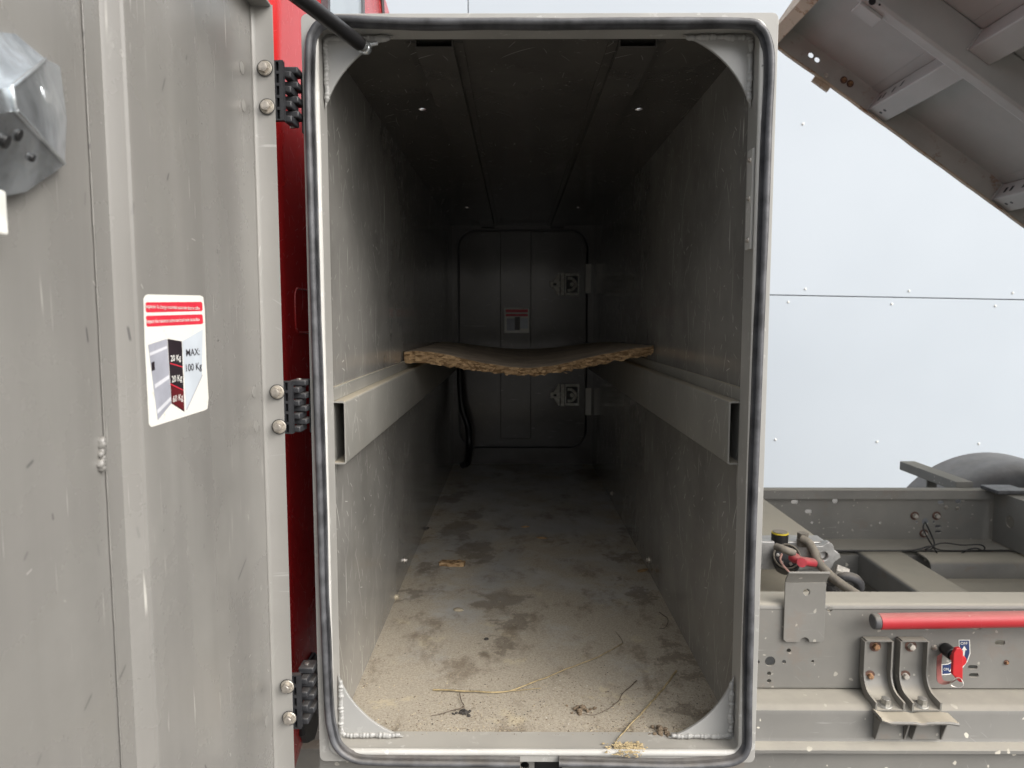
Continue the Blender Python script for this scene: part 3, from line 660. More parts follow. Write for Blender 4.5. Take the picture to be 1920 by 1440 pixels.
for d0, d1, e0, e1, h0, h1 in ((-.010, -.006, -.011, .012, .0005, .012), (-.0058, .014, .007, .0115, .0005, .010), (-.0058, .012, -.010, .0068, .0004, .004)):
    r2 = bx(bm, d0, d1, e0, e1, h0, h1)
    for q in r2: q.co = c2 + u_ * q.co.x + v_ * q.co.y + nf * q.co.z
nl = (PT['g'] - PT['l']).cross(PT['h'] - PT['l']).normalized(); nl = nl if nl.y < 0 else -nl
for u2_, v2_, r2 in ((27, 250, .0045), (3, 262, .005), (53, 293, .003), (8, 212, .005)):
    q = L_(u2_, v2_, .034 if v2_ < 280 else .024); cyl(bm, q - nl * .004, q + nl * .004, r2, 12, 1)
finish('latch', bm, [M['zinc'], M['black']], door, bevel=.0016, seg=3, smooth=28, label='galvanised rotary latch on the open door')
bm = BM(); t0, z0 = dpx(2, 355, .02); t1, z1 = dpx(4, 440, .02); dbox(bm, t0 - .006, t0 + .012, .012, .02, z1, z0); finish('lock_rod', bm, M['white'], door, bevel=.002)
# hinge bolts
HB = [(497, 128), (501, 200), (520, 735), (524, 800), (539, 1287), (543, 1346)]
bang = (R(90), 0, DA)
for u, v in HB: p = at(u, v, HY - .002); inst('bolt', ME_BOLT, p, bang, door, .93)
for u, v in ((453, 127), (456, 198), (476, 735), (480, 800), (500, 1352)):
    t_, z_ = dpx(u, v, .0); bm = BM(); cyl(bm, D(t_, .0001, z_), D(t_, .0007, z_), .0085, 18); finish('plug_mark', bm, M['door_edge'], door)
# hinges: leaf on the door flange, interleaved knuckles, leaf on the box
for (v0, v1) in ((116, 228), (714, 812), (1262, 1362)):
    za, zb = at(530, v1, HY + .012).z, at(530, v0, HY + .012).z; xl = HX + .0322
    bm = BM()
    plate(bm, [(xl - .028, za), (xl + .011, za), (xl + .011, zb), (xl - .028, zb)], [[(xl + .0005, za + (zb - za) * (i + .12) / 5), (xl + .005, za + (zb - za) * (i + .12) / 5), (xl + .005, za + (zb - za) * (i + .88) / 5), (xl + .0005, za + (zb - za) * (i + .88) / 5)] for i in range(5)], 'y', HY + .0045, HY + .014)
    bx(bm, xl - .002, xl + .0075, HY + .0141, HY + .016, za + .001, zb - .001)
    hg = finish('hinge', bm, M['plastic'], tb)
    bm = BM(); bx(bm, X0 - .004, X0 - .0005, Y0 + .004, Y0 + .05, za - .006, zb - .004); finish('box_leaf', bm, M['plastic'], hg, bevel=.001)
    n = 8; hh = (zb - za) / n
    for i in range(n):
        z_ = zb - hh * (i + .5); bm = BM()
        if i % 2 == 0: x0, x1, y0, y1 = X0 - .0265, X0 - .001, Y0 - .020, Y0 + .010
        else: x0, x1, y0, y1 = xl + .0075, X0 - .0075, HY + .016, HY + .054
        plate(bm, [(x0, y0), (x1, y0), (x1, y1), (x0, y1)], [], 'z', z_ - hh * .47, z_ + hh * .47)
        finish('knuckle', bm, M['plastic'], hg, bevel=.0022, seg=2, smooth=40)
    bm = BM(); cyl(bm, (X0 - .016, Y0 - .005, za - .001), (X0 - .016, Y0 - .005, zb + .0012), .004, 12); finish('hinge_pin', bm, M['steel'], hg)
# gas strut
sa = at(688, 92, 1.186); sb_ = Vector((-.362, .72, .425)); sdv = (sb_ - sa)
bm = BM(); cyl(bm, sa + sdv * .055, sb_, .0112, 20); stt = finish('gas_strut', bm, M['black'], tb, smooth=40, label='black gas strut holding the door open')
bm = BM(); cyl(bm, sa + sdv * .025, sa + sdv * .0548, .0085, 14); lump(bm, sa + sdv * .01, .0105, 1, 3); cyl(bm, sa + Vector((-.012, .002, .004)), sa + Vector((.016, .006, .012)), .0045, 10)
finish('end_fitting', bm, M['zinc'], stt, smooth=50)

# ------------------------------------------------------------------ chipboard shelf on the rails
shelf_l = [(757, 660), (800, 657), (850, 668), (900, 680), (950, 688), (990, 691), (1030, 687), (1080, 676), (1130, 664), (1180, 655), (1223, 648)]
lowz = [(757, 681), (800, 683), (850, 690), (900, 698), (950, 704), (990, 708), (1030, 703), (1080, 694), (1130, 683), (1180, 674), (1223, 665)]
bm = BM(); NX, NY = 110, 22
def lerp_tab(tab, u):
    for (a, b), (c2, d2) in zip(tab, tab[1:]):
        if u <= c2: return b + (d2 - b) * max(0, (u - a)) / (c2 - a)
    return tab[-1][1]
def smooth_tab(tab): return [(u, sum(lerp_tab(tab, min(1223, max(757, u + d))) * math.exp(-(d / 26) ** 2) for d in range(-60, 61, 6)) / sum(math.exp(-(d / 26) ** 2) for d in range(-60, 61, 6)) + 1.2 * noise.noise(Vector((u * .03, tab[0][1], 0)))) for u in range(757, 1224, 6)] + [tab[-1]]
shelf_l, lowz = smooth_tab(shelf_l), smooth_tab([(u, v - 1.5) for u, v in lowz])
YS0, YS1 = 2.0, 3.0
top, bot = [], []
for j in range(NY + 1):
    fy = j / NY; rt, rb_ = [], []
    for i in range(NX + 1):
        u = 757 + (1223 - 757) * i / NX; p = at(u, lerp_tab(shelf_l, u), YS0); q = at(u, lerp_tab(lowz, u), YS0)
        xx = IX0 + .004 + (IX1 - IX0 - .008) * i / NX
        sag0 = p.z; sag1 = -.136 + .045 - .03 * math.sin(math.pi * i / NX) ** 1.5
        zt = sag0 * (1 - fy) + sag1 * fy + .0012 * noise.noise(Vector((xx * 30, fy * 20, 0)))
        th = (p.z - q.z) * (1 - fy) + .02 * fy
        ye = YS0 + (YS1 - YS0) * fy + ((.018 * noise.noise(Vector((xx * 14, 1, 0))) + .006 * noise.noise(Vector((xx * 60, 4, 0)))) if j == 0 else 0)
        jag = (.007 * noise.noise(Vector((xx * 45, 2, 0))) + .004 * noise.noise(Vector((xx * 130, 8, 0)))) if j == 0 else 0
        rt.append(bm.verts.new((xx, ye, zt))); rb_.append(bm.verts.new((xx, ye + .006 * noise.noise(Vector((xx * 50, 7, 0))) * (j == 0), zt - th + jag)))
    top.append(rt); bot.append(rb_)
for j in range(NY):
    for i in range(NX):
        bm.faces.new((top[j][i], top[j][i + 1], top[j + 1][i + 1], top[j + 1][i])); bm.faces.new((bot[j][i], bot[j + 1][i], bot[j + 1][i + 1], bot[j][i + 1]))
# broken front edge: several rough layers
layers = [top[0]]
for L in range(1, 5):
    row = []
    for i in range(NX + 1):
        c_ = top[0][i].co.lerp(bot[0][i].co, L / 5); xx = c_.x
        row.append(bm.verts.new(c_ + Vector((0, -.010 * noise.noise(Vector((xx * 70, L * 3.1, 0))) - .004 * math.sin(L / 5 * math.pi), .002 * noise.noise(Vector((xx * 90, L, 4)))))))
    layers.append(row)
layers.append(bot[0])
for A_, B_ in zip(layers, layers[1:]):
    for i in range(NX): bm.faces.new((A_[i], B_[i], B_[i + 1], A_[i + 1])).material_index = 1
for i in range(NX): bm.faces.new((top[NY][i], top[NY][i + 1], bot[NY][i + 1], bot[NY][i]))
for i in (0, NX):
    for j in range(NY): bm.faces.new((top[j][i], top[j + 1][i], bot[j + 1][i], bot[j][i])).material_index = 1
shelf = finish('chipboard_shelf', bm, [M['chip_face'], M['chip_edge']], None, smooth=30)
tag(shelf, 'sagging broken chipboard shelf resting on the side rails inside the toolbox', 'shelf')
bm = BM()
for k in range(70):
    u = random.uniform(762, 1218); p = at(u, lerp_tab(lowz, u) - random.uniform(-1.5, 14), YS0 - .012)
    a = random.uniform(-.6, .6); L = random.uniform(.002, .009)
    v_ = [p, p + Vector((math.cos(a) * L * 2, -.003, math.sin(a) * L)), p + Vector((L, -.002, -random.uniform(.001, .004))), p + Vector((0, .004, -.002))]
    vv = [bm.verts.new(q) for q in v_]
    for t_ in ((0, 1, 2), (0, 2, 3), (0, 3, 1), (1, 3, 2)): bm.faces.new([vv[i] for i in t_])
finish('splinter', bm, M['chip_edge'], shelf, kind='stuff')

# ------------------------------------------------------------------ loose things on the toolbox floor
FZ = IZ0
def fpt(u, v, h=0): return atz(u, v, FZ + h)
def twig(pts, r, mat, label, h=.003):
    bm = BM(); P = smoothpath([fpt(u, v, h + .0015 * (k % 2)) for k, (u, v) in enumerate(pts)], 6)
    P = [p + Vector((.002 * noise.noise(p * 40), .002 * noise.noise(p * 40 + Vector((9, 0, 0))), .0006 * noise.noise(p * 60))) for p in P]
    tube(bm, P, lambda i: r * (1.1 - .6 * i / len(P)) * (1 + .25 * noise.noise(Vector((i * .7, 0, 0)))), 6)
    return tag(finish('twig', bm, mat, None, smooth=60), label, 'twig', 'dry twigs on the toolbox floor')
t1 = twig([(812, 1293), (880, 1296), (945, 1297), (985, 1285), (1060, 1255), (1120, 1232), (1168, 1206)], .0016, M['twig'], 'longest straw coloured twig, bent, lying across the front of the toolbox floor')
bm = BM(); P = [fpt(*q, .003) for q in ((1168, 1206), (1165, 1198), (1154, 1184))]; tube(bm, smoothpath(P), .0006, 5); finish('twig_tip', bm, M['dktwig'], t1)
bm = BM(); P = [fpt(*q, .003) for q in ((945, 1297), (985, 1293), (1014, 1290))]; tube(bm, smoothpath(P), .0008, 5); finish('side_shoot', bm, M['twig'], t1)
twig([(1267, 1258), (1255, 1275), (1240, 1295), (1200, 1340), (1175, 1365), (1155, 1388)], .0019, M['twig'], 'thick greenish brown twig pointing from the sill to the right wall of the toolbox')
twig([(1194, 1276), (1170, 1298), (1155, 1318), (1135, 1332), (1112, 1341), (1092, 1337)], .0009, M['dktwig'], 'thin curved dark twig between the two straw coloured twigs')
twig([(862, 1300), (866, 1315), (869, 1325), (845, 1333), (808, 1342)], .0010, M['dktwig'], 'short hooked dark twig under the longest twig, near the left of the floor')
twig([(1235, 1148), (1250, 1158), (1252, 1170), (1245, 1178), (1236, 1179)], .0010, M['dktwig'], 'tiny dark curl of twig beside the right wall of the toolbox')
bm = BM(); p = fpt(848, 1060)
g = bmesh.ops.create_grid(bm, x_segments=14, y_segments=6, size=1)['verts']
ex = bmesh.ops.extrude_face_region(bm, geom=bm.faces[:])['geom']; bmesh.ops.translate(bm, vec=(0, 0, 1), verts=[v for v in ex if isinstance(v, bmesh.types.BMVert)])
for v in bm.verts:
    q = v.co.copy(); k = 1 + .2 * noise.noise(q * 2.3); v.co = Vector((q.x * .036 * k, q.y * .016 * k * (1 - .3 * abs(q.x)), q.z * (.011 + .004 * noise.noise(q * 3)) + .001))
bmesh.ops.rotate(bm, matrix=Matrix.Rotation(R(-6), 3, 'Z'), verts=bm.verts); bmesh.ops.translate(bm, vec=p, verts=bm.verts)
tag(finish('chipboard_fragment', bm, M['chip_edge'], None, smooth=40), 'orange brown broken chunk of chipboard lying on the toolbox floor', 'wood fragment')
def leaf(u, v, r, rot, label, mat='leaf'):
    bm = BM(); p = fpt(u, v, .001); n = 14
    ring = []
    for i in range(n):
        a = 2 * math.pi * i / n; rr = r * (.55 + .45 * abs(math.cos(a))) * (1 + .3 * noise.noise(Vector((i * 1.7, u, 0))))
        ring.append(bm.verts.new((math.cos(a) * rr, math.sin(a) * rr * .6, .004 * abs(noise.noise(Vector((i * .9, v, 2)))) + .001)))
    c_ = bm.verts.new((0, 0, .005)); c2 = bm.verts.new((0, 0, .0042)); lo = [bm.verts.new(v_.co - Vector((0, 0, .0008))) for v_ in ring]
    for i in range(n):
        j = (i + 1) % n; bm.faces.new((c_, ring[i], ring[j])); bm.faces.new((c2, lo[j], lo[i])); bm.faces.new((ring[i], lo[i], lo[j], ring[j]))
    bmesh.ops.rotate(bm, matrix=Matrix.Rotation(R(rot), 3, 'Z'), verts=bm.verts); bmesh.ops.translate(bm, vec=p, verts=bm.verts)
    return tag(finish('dead_leaf', bm, M[mat]), label, 'leaf', 'dead leaves on the toolbox floor')
leaf(985, 988, .017, 10, 'crumpled tan dead leaf in the middle of the toolbox floor, the farther one')
leaf(1016, 1009, .02, -12, 'dull curled brown dead leaf just right of and nearer than the tan leaf')
leaf(1205, 1070, .022, 40, 'rusty brown dead leaf scraps beside the bolt on the right wall')
def peb(name, u, v, r, mat, label, cat, group=None, flat=.65, hz=0):
    bm = BM(); lump(bm, fpt(u, v, r * flat * .8 + hz), r, flat, u * .37, 0, 2); return tag(finish(name, bm, M[mat], None, smooth=50), label, cat, group)
peb('pebble', 740, 1119, .0115, 'stone', 'round tan pebble against the left wall of the toolbox', 'pebble', 'pebbles on the toolbox floor')
peb('pebble', 859, 1143, .0135, 'stone', 'flat tan flake of stone on the open floor near the left wall', 'pebble', 'pebbles on the toolbox floor', .25)
peb('pebble', 912, 1198, .006, 'crumb2', 'small dark grey chip of stone on the front half of the floor', 'pebble', 'pebbles on the toolbox floor', .5)
def clod(u, v, r, mat, label):
    bm = BM(); p = fpt(u, v)
    for k in range(26):
        q = random.gauss(0, .5), random.gauss(0, .4); rr = r * random.uniform(.12, .34) * (1 - .3 * min(1, abs(q[0])))
        lump(bm, p + Vector((q[0] * r, q[1] * r, rr * .5 + .25 * r * max(0, 1 - abs(q[0]) - abs(q[1])))), rr, .8, k + u, 0, 1)
    return tag(finish('dirt_clod', bm, M[mat], None, smooth=30), label, 'dirt clod', 'dirt clods')
clod(797, 992, .017, 'crumb2', 'black clod of dirt against the left wall halfway down the toolbox')
clod(1240, 1373, .018, 'crumb1', 'brown crumbly clod at the sill near the right front corner')
clod(1090, 1333, .019, 'crumb1', 'brown crumbly clod at the end of the thin curved twig')
clod(870, 1338, .014, 'crumb2', 'dark clod beside the short hooked twig')
def cap(u, v, mat, label):
    bm = BM(); p = fpt(u, v); cyl(bm, p, p + Vector((0, 0, .022)), .018, 18); cyl(bm, p + Vector((0, 0, .0222)), p + Vector((0, 0, .026)), .013, 18)
    return tag(finish('bottle_cap', bm, M[mat], None, bevel=.002), label, 'cap', 'coloured caps at the far end')
cap(864, 862, 'yellow', 'yellow cap at the far left corner of the toolbox floor'); cap(1006, 858, 'white', 'white cap by the far door, left of the blue ones')
cap(1030, 858, 'blue', 'blue cap beside the white cap by the far door'); cap(1079, 857, 'blue', 'blue cap at the far right, alone by the far door')
bm = BM(); p = fpt(932, 860)
for k in range(6): lump(bm, p + Vector((random.uniform(-.04, .04), random.uniform(-.02, .02), .012)), .02, .6, k)
tag(finish('rag', bm, M['black'], None, smooth=60), 'crumpled black rag lying by the far door', 'rag')
bm = BM(); tube(bm, smoothpath([at(862, 690, 3.5), at(866, 760, 3.49), at(878, 800, 3.48), at(880, 835, 3.46), fpt(877, 866, .02), fpt(868, 872, .016)]), .016, 10)
tag(finish('cable', bm, M['black'], None, smooth=60), 'thick black cable hanging down at the far left corner inside the toolbox', 'cable')
# crumbs
bm = BM()
def crumb(x_, y_, r, mi):
    h = random.uniform(.3, 1); a = random.random() * 6.28
    v_ = [bm.verts.new((x_ + r * math.cos(a + k * 2.1) * random.uniform(.6, 1.5), y_ + r * math.sin(a + k * 2.1) * random.uniform(.6, 1.5), FZ + .0002)) for k in range(3)] + [bm.verts.new((x_, y_, FZ + r * h))]
    for t_ in ((0, 1, 3), (1, 2, 3), (2, 0, 3), (0, 2, 1)): bm.faces.new([v_[i] for i in t_]).material_index = mi
cnt = 0
while cnt < 8000:
    x_ = random.uniform(IX0 + .006, IX1 - .006); y_ = 1.2 + 2.36 * random.random() ** 2.2
    e_ = min(x_ - IX0, IX1 - x_); pr = .12 + .75 * max(0, 1 - (y_ - 1.2) / .45) + .5 * math.exp(-e_ / .035)
    pr *= .35 + 1.5 * max(0, noise.noise(Vector((x_ * 7, y_ * 5, 1))) + .25)
    if random.random() > pr: continue
    if (x_ < IX0 + .11 or x_ > IX1 - .11) and y_ < 1.2: continue
    cnt += 1
    crumb(x_, y_, random.choice((.0006, .0008, .0008, .0011, .0011, .0016)) * random.uniform(.7, 1.4), random.choices((0, 1, 2, 3), (4, 6, 1.2, .35))[0])
o = finish('dirt', bm, [M['crumb0'], M['crumb1'], M['crumb2'], M['crumb3']], None, kind='stuff')
tag(o, 'scattered crumbs of tan and brown dirt over the toolbox floor', 'dirt')

# ------------------------------------------------------------------ chassis
cf = thing('chassis_frame', (1.6, 2.4, -1.1), 'dusty grey steel truck chassis frame of rails and cross beams right of the toolbox', 'chassis')
NW = 1.812
def npx(u, v, y=NW): p = at(u, v, y); return p.x, p.z
PXM = 1331 / NW
holes = []
for u, v, r_ in ((1444, 1240, 11), (1479, 1220, 4.8), (1470, 1241, 4.3), (1524, 1240, 3), (1442, 1263, 4.6), (1442, 1277, 4.6), (1556, 1142, 6), (1887, 1243, 4), (1421, 1241, 4)):
    x_, z_ = npx(u, v); holes.append(circ(x_, z_, r_ / PXM / 1.09, 14))
for u, v, a, b in ((1831, 1176, 21, 11), (1875, 1205, 21, 11), (1824, 1251, 20, 9), (1826, 1266, 20, 9)):
    x_, z_ = npx(u, v); holes.append(slot(x_, z_, a / PXM / 1.05, b / PXM / 1.05))
XA, XB = .445, 4.2
bm = BM(); plate(bm, [(XA, -.974), (XB, -.974), (XB, -.759), (XA, -.759)], holes, 'y', NW, NW + .005)
cv = [(NW + .014 - .014 * math.cos(R(a)), -.759 + .014 * math.sin(R(a))) for a in range(0, 91, 15)]
ci = [(NW + .014 - .009 * math.cos(R(a)), -.759 + .009 * math.sin(R(a))) for a in range(90, -1, -15)]
extr(bm, cv + [(NW + .088, -.745), (NW + .088, -.750)] + ci, 'x', XA, XB)
bx(bm, XA, XB, NW + .0052, NW + .07, -.974, -.969)
finish('side_rail', bm, M['chassis'], cf, smooth=30)
# far rail
FWY = 3.05; holes = []
for u, v, r_ in ((1566, 939, 5.5), (1523, 980, 2.6), (1735, 978, 6.5), (1650, 980, 2), (1797, 939, 6), (1719, 979, 2.5), (1751, 979, 2.5)):
    p = at(u, v, FWY); holes.append(circ(p.x, p.z, r_ * FWY / 1331, 12))
for u, v, a, b in ((1490, 941, 14, 7.5), (1516, 959, 14, 7.5), (1764, 942, 12, 7), (1759, 987, 12, 6), (1759, 997, 12, 5)):
    p = at(u, v, FWY); holes.append(slot(p.x, p.z, a * FWY / 1331, b * FWY / 1331))
bm = BM(); plate(bm, [(XA, -.957), (XB, -.957), (XB, -.729), (XA, -.729)], holes, 'y', FWY, FWY + .006)
extr(bm, [(FWY - .0002, -.729), (FWY - .030, -.729), (FWY - .035, -.732), (FWY - .035, -.770), (FWY - .030, -.770), (FWY - .030, -.735), (FWY - .0002, -.735)], 'x', XA, XB)
bx(bm, XA, XB, 2.905, FWY - .0003, -.963, -.957)
finish('side_rail', bm, M['chassis'], cf, smooth=30)
for u, v in ((1715, 967), (1756, 967), (1732, 1000)): inst('bolt', ME_PALEBOLT, at(u, v, FWY - .001), TO_CAM, cf, 1.3)
for u, v in ((1774, 951), (1795, 953)): inst('bolt', ME_SMALL, at(u, v, FWY - .001), TO_CAM, cf, 1.2)
# cross beams
def beam(x0, x1, y0, y1, z0, z1, label=None, mat='beam', bev=.012):
    bm = BM(); bx(bm, x0, x1, y0, y1, z0, z1); return finish('cross_beam', bm, M[mat], cf, bevel=bev, seg=3, label=label, smooth=30)
p = atz(1447, 945, -.755); beam(p.x - .24, p.x, 2.42, 3.014, -.80, -.752, 'tan dusty cross beam beside the pump')
p = atz(1430, 1025, -.935); beam(p.x - .2, p.x, NW + .09, 2.75, -1.03, -.935)
a, b = atz(1609, 1034, -.966), atz(1693, 1034, -.966); beam(a.x, b.x, NW + .075, 3.03, -1.08, -.966, 'wide cross beam with a rust patch in the middle of the frame')
bm = BM(); p = at(1868, 940, 3.0); hx = atx(1893, 978, p.x)
bx(bm, p.x + .006, p.x + .3, NW + .09, 3.012, -.738, -.732); plate(bm, [(NW + .09, -.95), (3.012, -.95), (3.012, -.732), (NW + .09, -.732)], [[(hx.y + .026 * math.cos(t * .3927), hx.z + .026 * math.sin(t * .3927)) for t in range(16)]], 'x', p.x, p.x + .006)
finish('cross_beam', bm, M['chassis'], cf, label='end cross plate with a round hole at the right')
bm = BM(); a = at(1768, 1040, 2.72)
extr(bm, [(2.895, -.9635), (2.825, -.966), (2.803, -.974), (2.793, -.99), (2.793, -1.04), (2.69, -1.055), (2.69, -1.061), (2.799, -1.046), (2.799, -.992), (2.808, -.979), (2.827, -.972), (2.895, -.9695)], 'x', a.x, XB - .5)
finish('cross_beam', bm, M['beam'], cf, smooth=40, label='bent sheet cross beam with a rounded top at the right')
bm = BM(); bx(bm, 1.925, 2.0, FWY + .01, 3.52, -.748, -.704); fb = finish('outrigger_beam', bm, M['chassis'], cf, bevel=.004)
bm = BM(); extr(bm, [(1.94, -.7485), (1.985, -.7485), (1.985, -.80), (1.96, -.81), (1.94, -.79)], 'y', 3.3, 3.31); finish('lug', bm, M['chassis'], fb)
bm = BM(); p = at(1881, 913, 3.0); bx(bm, p.x - .07, p.x + .06, 2.93, 3.045, -.7285, -.712); finish('rubber_pad', bm, M['rubber'], cf, bevel=.004)
# lower main rail
bm = BM(); lowp = [(1.95, -.980), (1.748, -.980), (1.737, -.983), (1.729, -.990), (1.726, -1.0), (1.726, -1.060), (1.722, -1.068), (1.705, -1.073), (1.699, -1.078), (1.699, -1.086), (1.703, -1.089), (1.722, -1.090), (1.722, -1.22), (1.95, -1.22)]
extr(bm, lowp, 'x', -2.4, XB); finish('main_rail', bm, M['chassis_low'], cf, smooth=28)
bm = BM(); extr(bm, [(3.25 - y + 1.6, z) for y, z in lowp], 'x', -2.4, XB); finish('main_rail', bm, M['chassis_low'], cf, smooth=28)
# bracket plate with bent top
bm = BM(); xl, zb = npx(1468, 1203, NW - .007); xr, zt = npx(1549, 1092, NW - .007); h_ = npx(1512, 1107, NW - .007); n_ = npx(1508, 1205, NW - .007)
notch = [(n_[0] + .012 * math.cos(R(a)), zb + .012 * math.sin(R(a))) for a in range(180, -1, -30)]
plate(bm, [(xl, zb + .006), (xl + .006, zb)] + notch + [(xr - .006, zb), (xr, zb + .006), (xr, zt), (xl, zt)], [circ(h_[0], h_[1] - .004, .0085, 14)], 'y', NW - .009, NW - .004)
extr(bm, [(NW - .009, zt), (NW - .013, zt + .010), (NW - .030, zt + .032), (NW - .028, zt + .037), (NW - .008, zt + .012), (NW - .004, zt)], 'x', xl, xr)
finish('bracket_plate', bm, M['chassis'], cf, label='upright flat bracket plate with a bent top and one hole', bevel=.0012, smooth=30)
# two curved channel brackets
for k, (ua, ub) in enumerate(((1611, 1664), (1677, 1730))):
    xa = npx(ua, 1230)[0]; xb = npx(ub, 1230)[0]; zt = npx(1640, 1195)[1]
    pr = [(NW - .003, zt), (NW - .003, zt - .03), (NW - .003, zt - .06), (NW - .0035, zt - .088), (NW - .010, zt - .112), (NW - .026, zt - .134), (NW - .05, zt - .147), (NW - .092, zt - .152)]
    P = smoothpath([Vector((0, y, z)) for y, z in pr], 5); bm = BM()
    inner = []
    for i, p in enumerate(P):
        t = (P[min(i + 1, len(P) - 1)] - P[max(i - 1, 0)]).normalized(); n_ = Vector((0, t.z, -t.y)); inner.append(n_)
    def strip(xx0, xx1, d0, d1):
        rows = [[bm.verts.new((xx, p.y + n_.y * d, p.z + n_.z * d)) for xx, d in ((xx0, d0), (xx1, d0), (xx1, d1), (xx0, d1))] for p, n_ in zip(P, inner)]
        for a, b in zip(rows, rows[1:]):
            for j in range(4): bm.faces.new((a[j], a[(j + 1) % 4], b[(j + 1) % 4], b[j]))
        bm.faces.new(rows[0][::-1]); bm.faces.new(rows[-1])
    strip(xa + .004, xb - .004, 0, .004); strip(xa, xa + .0045, 0, .024); strip(xb - .0045, xb, 0, .024)
    bx(bm, xa + .0046, xb - .0046, NW - .026, NW - .003, zt - .0005, zt + .0038)
    br = finish('mount_bracket', bm, M['chassis'], cf, smooth=35)
    xm = (xa + xb) / 2
    inst('bolt', ME_RUSTBOLT if k == 0 else ME_PALEBOLT, (xm, NW - .007, zt - .020), TO_CAM, br, 1.05)
    inst('bolt', ME_RUSTBOLT if k == 0 else ME_PALEBOLT, (xm - .012, NW - .009, zt - .100), TO_CAM, br, .95)
    inst('bolt', ME_BIGBOLT, (xm - .002, NW - .072, zt - .146), (R(8), 0, .4), br, .95)
    zs_ = zt - .1525; bm = BM(); x0, x1 = xa - .002, xb + .002
    for q0, q1 in ((x0 + .001, x0 + .005), (x1 - .005, x1 - .001)): extr(bm, [(1.69, zs_ - .0112), (1.7255, zs_ - .0112), (1.7255, zs_ - .07), (1.712, zs_ - .07)], 'x', q0, q1)
    bx(bm, x0 + .0052, x1 - .0052, 1.714, 1.7255, zs_ - .07, zs_ - .0115)
    sb2 = finish('seat_bracket', bm, M['chassis'], cf, bevel=.001)
    inst('nut', ME_SMALL, (xm, 1.70, zs_ - .0112), (R(180), 0, 0), sb2, 1.7)
bm = BM(); xa = npx(1611, 1230)[0] - .004; xb = npx(1730, 1230)[0] + .02; N = 24; rows = []
for i in range(N + 1):
    x_ = xa + (xb - xa) * i / N; dz = -.004 * math.exp(-((i - 12.5) / 1.5) ** 2) - .004 * max(0, (i - 21) / 3) + (.008 * max(0, (3 - i) / 3))
    rows.append([bm.verts.new((x_, y_, zs_ + dz + z_)) for y_, z_ in ((1.7255, -.0022), (1.678 + .004 * (i < 3), -.0022), (1.676, -.006), (1.678, -.0105), (1.7255, -.0105))])
for a, b in zip(rows, rows[1:]):
    for j in range(5): bm.faces.new((a[j], a[(j + 1) % 5], b[(j + 1) % 5], b[j]))
bm.faces.new(rows[0][::-1]); bm.faces.new(rows[-1]); finish('seat_plate', bm, M['beam'], cf, smooth=30)
for u, v, m_, s_ in ((1752, 1214, ME_SMALL, 1.1), (1665, 1241, ME_SMALL, 1.0), (1887, 1242, ME_RUSTBOLT, .5)): inst('bolt', m_, at(u, v, NW - .0005), TO_CAM, cf, s_)

# red bar
bm = BM(); a, b = at(1648, 1165, 1.765), at(2150, 1157, 1.765); b.y = a.y; cyl(bm, a, b, .0205, 24)
rbar = thing('red_bar', a, 'dusty red round steel bar with a black plugged end, lying along the chassis rail', 'bar')
finish('tube', bm, M['redbar'], rbar, smooth=40)
bm = BM(); cyl(bm, a + Vector((-.0175, 0, 0)), a + Vector((-.0003, 0, 0)), .0195, 20, 0, .0208); finish('end_plug', bm, M['dkhose'], rbar, smooth=40, bevel=.003)
bm = BM(); bx(bm, 2.1, 2.13, 1.783, 1.8115, a.z - .015, a.z + .015); finish('stand_off', bm, M['chassis'], rbar)

# battery switch
swp = at(1772, 1216, NW - .002)
sw = thing('battery_switch', swp, 'red key battery isolator switch with ON and OFF sticker on the chassis rail', 'switch')
bm = BM(); cyl(bm, swp, swp + Vector((0, -.035, 0)), .0165, 20); cyl(bm, swp + Vector((0, -.0352, 0)), swp + Vector((0, -.04, 0)), .012, 16); finish('socket', bm, M['black'], sw, bevel=.002, smooth=40)
kp = swp + Vector((.003, -.0405, -.003)); bm = BM(); cyl(bm, kp, kp + Vector((.0, -.022, -.001)), .0155, 20)
key = finish('key', bm, M['redkey'], sw, smooth=40, bevel=.002)
bm = BM(); q = at(1790, 1209, 1.74); q2 = at(1801, 1283, 1.74)
extr(bm, [(lambda p: (p.x, p.z))(at(u_, v_, 1.743)) for u_, v_ in ((1786, 1224), (1791, 1214), (1799, 1213), (1804, 1220), (1803, 1278), (1797, 1277), (1784, 1263))], 'y', 1.738, 1.748); finish('key_paddle', bm, M['redkey'], key, bevel=.002)
bm = BM(); rc = at(1794, 1280, 1.733); tube(bm, [rc + Vector((.016 * math.cos(a * .35), .004 * math.sin(a * .7), .013 * math.sin(a * .35))) for a in range(18)], .0011, 6, True); finish('key_ring', bm, M['steel'], sw)
bm = BM(); P = smoothpath([at(1762, 1228, 1.79), at(1761, 1255, 1.79), at(1763, 1276, 1.785), at(1775, 1281, 1.775), at(1790, 1277, 1.765)], 5)
rows = []
for p in P: rows.append([bm.verts.new(p + Vector((dx, dy, 0)) + Vector((0, 0, dz))) for dx, dy, dz in ((-.006, 0, -.004), (.006, 0, .004), (.006, .002, .004), (-.006, .002, -.004))])
for a_, b_ in zip(rows, rows[1:]):
    for j in range(4): bm.faces.new((a_[j], a_[(j + 1) % 4], b_[(j + 1) % 4], b_[j]))
bm.faces.new(rows[0][::-1]); bm.faces.new(rows[-1]); finish('strap', bm, M['paleRed'], sw, smooth=60)
bm = BM()
def npoly(pts, lay, mi): bm.faces.new([bm.verts.new(at(u, v, NW - .0008 - lay * .0003)) for u, v in pts]).material_index = mi
